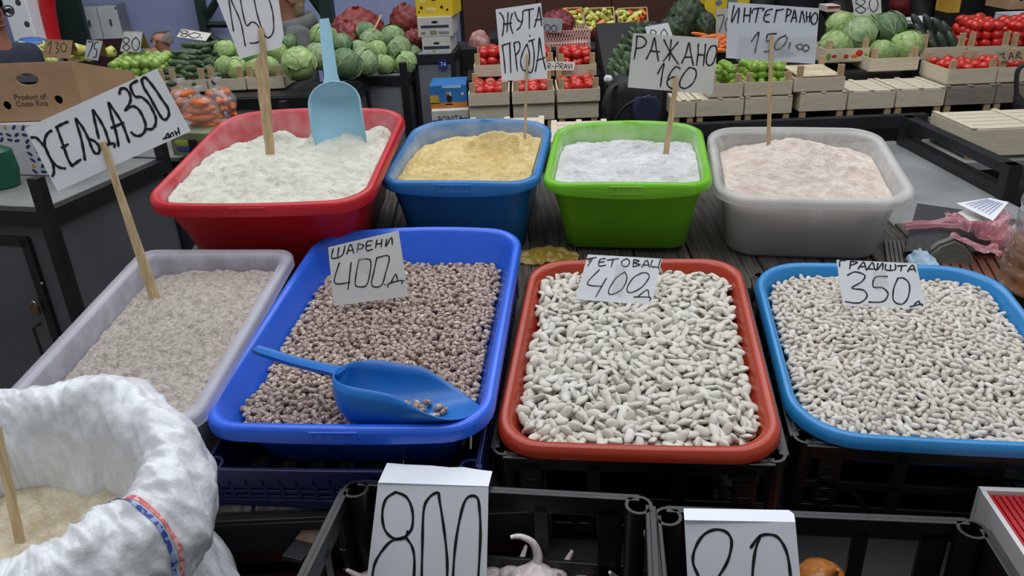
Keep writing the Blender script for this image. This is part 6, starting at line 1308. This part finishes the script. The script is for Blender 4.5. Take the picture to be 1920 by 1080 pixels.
# lid in the empty crate
L0 = CR['empty'][0].location; ld = MB().box((0, 0, 0), (.21, .26, .004)).build('cardboard_lid', mat('pale_lid', (206, 190, 160), .7), None, smooth=0, loc=L0 + Vector((0, 0, .082)), rot=(.05, 0, 0)); tag(ld, 'pale cardboard lid lying in the nearly empty crate', 'lid')
# ================================================================== people
SKIN = mat('skin', (190, 132, 108), .55, .06, 12, sss=.1)
def skinned(name, verts, edges, radii, m, parent, sub=2):
    me = bpy.data.meshes.new(name); me.from_pydata([tuple(v) for v in verts], edges, []); o = bpy.data.objects.new(name, me); COL.objects.link(o); o.parent = parent
    sk_ = o.modifiers.new('skin', 'SKIN'); sk_.use_smooth_shade = True
    if not me.skin_vertices: me.skin_vertices.new() if hasattr(me.skin_vertices, 'new') else None
    for i, r in enumerate(radii): me.skin_vertices[0].data[i].radius = r if isinstance(r, tuple) else (r, r)
    me.skin_vertices[0].data[0].use_root = True
    s = o.modifiers.new('sub', 'SUBSURF'); s.levels = s.render_levels = sub
    bpy.context.view_layer.update()
    dg = bpy.context.evaluated_depsgraph_get(); me2 = bpy.data.meshes.new_from_object(o.evaluated_get(dg)); me2.materials.clear(); me2.materials.append(m)
    me2.polygons.foreach_set('use_smooth', [True] * len(me2.polygons)); bpy.data.objects.remove(o); return place(name, me2, parent)
def skin_layer(o): pass
def person(label, headpx, Y, head_h, yaw, jacket, hair, lean=0., bald=False, hood=False, glasses=False, arms='down', skin=SKIN, nod=0., legs=(44, 46, 58), seat=None, build=1.):
    """figure sized by its head; headpx is the middle of the head in the photo"""
    H = head_h * 7.5; hc = U(*headpx, Y); ground = 0.
    top = hc.z + head_h / 2
    e = thing('person', (hc.x, hc.y, 0), label, 'person', (0, 0, yaw)); z = hc.z
    # local frame: facing -y
    nk = z - head_h * .62; sh = z - head_h * .86; hip = sh - H * .30; b = build
    squat = max(0., 1 - (hip / (H * .5)))  # seated or standing according to the height of the hips
    kn_f = min(.40, squat * .9) * H * .25 / .4 if squat > .1 else 0
    V = [(0, 0, hip), (0, .01, hip + H * .10), (0, 0, hip + H * .2), (0, 0, sh - H * .02), (0, -.005, nk), (0, -.012, z - head_h * .25), (0, -.005, z + head_h * .02), (0, .0, z + head_h * .30)]
    Rr = [(.15 * b, .11 * b), (.135 * b, .10 * b), (.155 * b, .11 * b), (.13 * b, .085 * b), (.052, .055), (.062, .072), (.074, .092), (.060, .075)]
    Rr = [(a * H / 1.72, c * H / 1.72) for a, c in Rr]; E_ = [(0, 1), (1, 2), (2, 3), (3, 4), (4, 5), (5, 6), (6, 7)]
    arm = {}
    for s in (-1, 1):
        k = len(V); S = H / 1.72
        if arms == 'down': pts = [(s * .17 * b * S, 0, sh - .02 * S), (s * .22 * b * S, .01, sh - .28 * S), (s * .20 * b * S, -.10 * S, sh - .50 * S), (s * .19 * S, -.14 * S, sh - .58 * S)]
        elif arms == 'chin': pts = [(s * .16 * b * S, 0, sh - .02 * S), (s * .19 * b * S, -.16 * S, sh - .20 * S), (s * .07 * S, -.20 * S, sh + .02 * S), (s * .05 * S, -.17 * S, sh + .10 * S)]
        else: pts = [(s * .17 * b * S, 0, sh - .02 * S), (s * .22 * b * S, -.08 * S, sh - .25 * S), (s * .16 * S, -.30 * S, sh - .24 * S), (s * .12 * S, -.38 * S, sh - .22 * S)]
        V += pts; Rr += [(.060 * S * b,) * 2, (.046 * S * b,) * 2, (.034 * S,) * 2, (.036 * S,) * 2]; E_ += [(3, k), (k, k + 1), (k + 1, k + 2), (k + 2, k + 3)]; arm[s] = pts
        k = len(V); hz_ = hip; kz = max(hz_ - H * .25, .22 * H) if squat > .1 else hz_ - H * .25
        kn = (s * .10 * S, -math.sqrt(max(0, (H * .25) ** 2 - (hz_ - kz) ** 2)), kz); an = (s * .10 * S, kn[1] + .02, max(.07, kz - H * .25))
        V += [(s * .09 * S, 0, hz_ - .03), kn, an, (s * .11 * S, an[1] - .14 * S, .035)]; Rr += [(.088 * S,) * 2, (.06 * S,) * 2, (.042 * S,) * 2, (.038 * S,) * 2]; E_ += [(0, k), (k, k + 1), (k + 1, k + 2), (k + 2, k + 3)]
    skinned('body', V, E_, Rr, skin, e)
    # clothing: jacket over trunk and arms, trousers over legs
    S = H / 1.72
    JV = [V[0], V[1], V[2], V[3], (0, .006, nk + .0 * S)]; JR = [(a * 1.14, c * 1.2) for a, c in Rr[:4]] + [(.075 * S, .075 * S)]; JE = [(0, 1), (1, 2), (2, 3), (3, 4)]
    for s in (-1, 1):
        k = len(JV); p = arm[s]; JV += [p[0], p[1], p[2]]; JR += [(.082 * S * b,) * 2, (.068 * S * b,) * 2, (.05 * S,) * 2]; JE += [(3, k), (k, k + 1), (k + 1, k + 2)]
    skinned('jacket', JV, JE, JR, jacket, e)
    TV = [V[0]]; TR = [(.16 * S, .125 * S)]; TE = []
    for i in range(2):
        k0 = 8 + 4 + i * 8; k = len(TV); TV += [V[k0], V[k0 + 1], V[k0 + 2]]; TR += [(.10 * S,) * 2, (.075 * S,) * 2, (.06 * S,) * 2]; TE += [(0, k), (k, k + 1), (k + 1, k + 2)]
    skinned('trousers', TV, TE, TR, mat('trousers_%d' % legs[0], legs, .8), e)
    hh = head_h
    # face
    for s in (-1, 1):
        ey = MB(); ey.ball((s * .17 * hh, -.40 * hh, z + .02 * hh), .045 * hh, 8, 6); ey.build('eye', mat('eye_dark', (30, 24, 22), .3), e)
        er = MB(); er.ball((s * .345 * hh, .02 * hh, z - .02 * hh), (.035 * hh, .08 * hh, .13 * hh), 10, 8); er.build('ear', skin, e, smooth=60)
        for q in range(5):  # fingers
            hp_ = Vector(arm[s][3]); dq = Vector(arm[s][3]) - Vector(arm[s][2]); dq.normalize(); side = Vector((1, 0, 0))
            f0 = hp_ + side * ((q - 2) * .018 * S) ; L_ = (.05, .075, .08, .072, .055)[q] * S
            fg = MB(); fg.tube([f0, f0 + dq * L_ * .55, f0 + dq * L_ * .9 + Vector((0, .012, -.012))], [.0095 * S, .0085 * S, .006 * S], 6); fg.build('finger', skin, e, smooth=60)
    ns = MB(); ns.loft([[Vector((x * hh, y * hh, z + zz_ * hh)) for x, y in pr_] for zz_, pr_ in ((.06, ((-.03, -.40), (0, -.44), (.03, -.40))), (-.06, ((-.05, -.41), (0, -.52), (.05, -.41))), (-.14, ((-.07, -.38), (0, -.50), (.07, -.38))))], True, True); ns.build('nose', skin, e, smooth=60)
    mo = MB(); mo.ball((0, -.40 * hh, z - .25 * hh), (.12 * hh, .03 * hh, .025 * hh), 10, 5); mo.build('mouth', mat('lips', (150, 84, 78), .5), e)
    if hair is not None:
        hm = MB()
        def fn(u, v):
            th = 2 * math.pi * u; lo_ = (-.10 if bald else .18) if math.cos(th) > -.2 else .0
            front = max(0, -math.sin(th)) ; phmin = (.55 * front - .35 * (1 - front)) if not bald else (-.45 + .5 * front)
            phmax = 1.57 if not bald else max(phmin + .02, .55 - .65 * front); ph = phmin + (phmax - phmin) * v
            r = 1.05 + .02 * noise.noise(Vector((u * 20, v * 9, 1)))
            return (.36 * hh * r * math.cos(ph) * math.cos(th), .015 * hh + .43 * hh * r * math.cos(ph) * math.sin(th), z + .06 * hh + .47 * hh * r * math.sin(ph))
        hm.grid(fn, 36, 12); hm.build('hair', hair, e, smooth=180)
    if hood:
        hd_ = MB(); hd_.loft([[Vector((r * math.cos(a) * hh, (.12 + r * .9 * math.sin(a)) * hh, z + (zz_ + .10 * math.sin(a)) * hh)) for a in np.linspace(0, 2 * math.pi, 24, endpoint=False)] for r, zz_ in ((.45, -.98), (.66, -.80), (.62, -.55), (.50, -.45), (.42, -.60))]); hd_.build('hood', jacket, e, smooth=180)
        lh = MB(); lh.ball((0, .18 * hh, z - .15 * hh), (.33 * hh, .22 * hh, .5 * hh), 20, 14); lh.build('long_hair', hair, e, smooth=180)
    if glasses:
        g = MB()
        for s in (-1, 1):
            g.tube([Vector((s * .17 * hh + .13 * hh * math.cos(a), -.47 * hh, z + .01 * hh + .10 * hh * math.sin(a))) for a in np.linspace(0, 2 * math.pi, 17)], .014 * hh, 6); g.tube([(s * .30 * hh, -.46 * hh, z + .03 * hh), (s * .37 * hh, 0, z + .03 * hh)], .012 * hh, 6)
        g.build('glasses', INK, e)
    return e
JN = mat('navy_quilted_jacket', (34, 40, 60), .6, .15, 10, .2, 60); JB = mat('black_jacket', (16, 16, 20), .7, .2, 8, .15, 60); JG = mat('grey_fleece', (104, 108, 106), .9, .1, 14, .2, 120)
GREYH = mat('grey_hair', (150, 146, 142), .8, .15, 60); BLH = mat('blond_hair', (150, 132, 104), .7, .15, 60); BRH = mat('brown_hair', (66, 48, 40), .7, .15, 60)
DSK = mat('shaded_skin', (156, 104, 82), .55, .06, 12)  # skin colour darkened to stand in for shade on the face
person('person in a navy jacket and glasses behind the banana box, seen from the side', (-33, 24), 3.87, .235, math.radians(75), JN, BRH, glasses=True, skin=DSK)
person('bald grey-haired person in a black coat sitting behind the cucumbers', (304, 76), 6.3, .19, math.radians(-25), JB, GREYH, bald=True, arms='chin')
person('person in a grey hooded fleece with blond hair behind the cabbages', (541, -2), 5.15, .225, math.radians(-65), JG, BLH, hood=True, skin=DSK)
person('person in a black jacket behind the wholemeal sign and the cabbages', (1500, -105), 5.45, .225, math.radians(10), JB, BRH, arms='fwd', build=1.25)
person('person in a black jacket behind the right tomato crates', (1835, -135), 5.75, .225, math.radians(-8), JB, BRH, build=1.35)
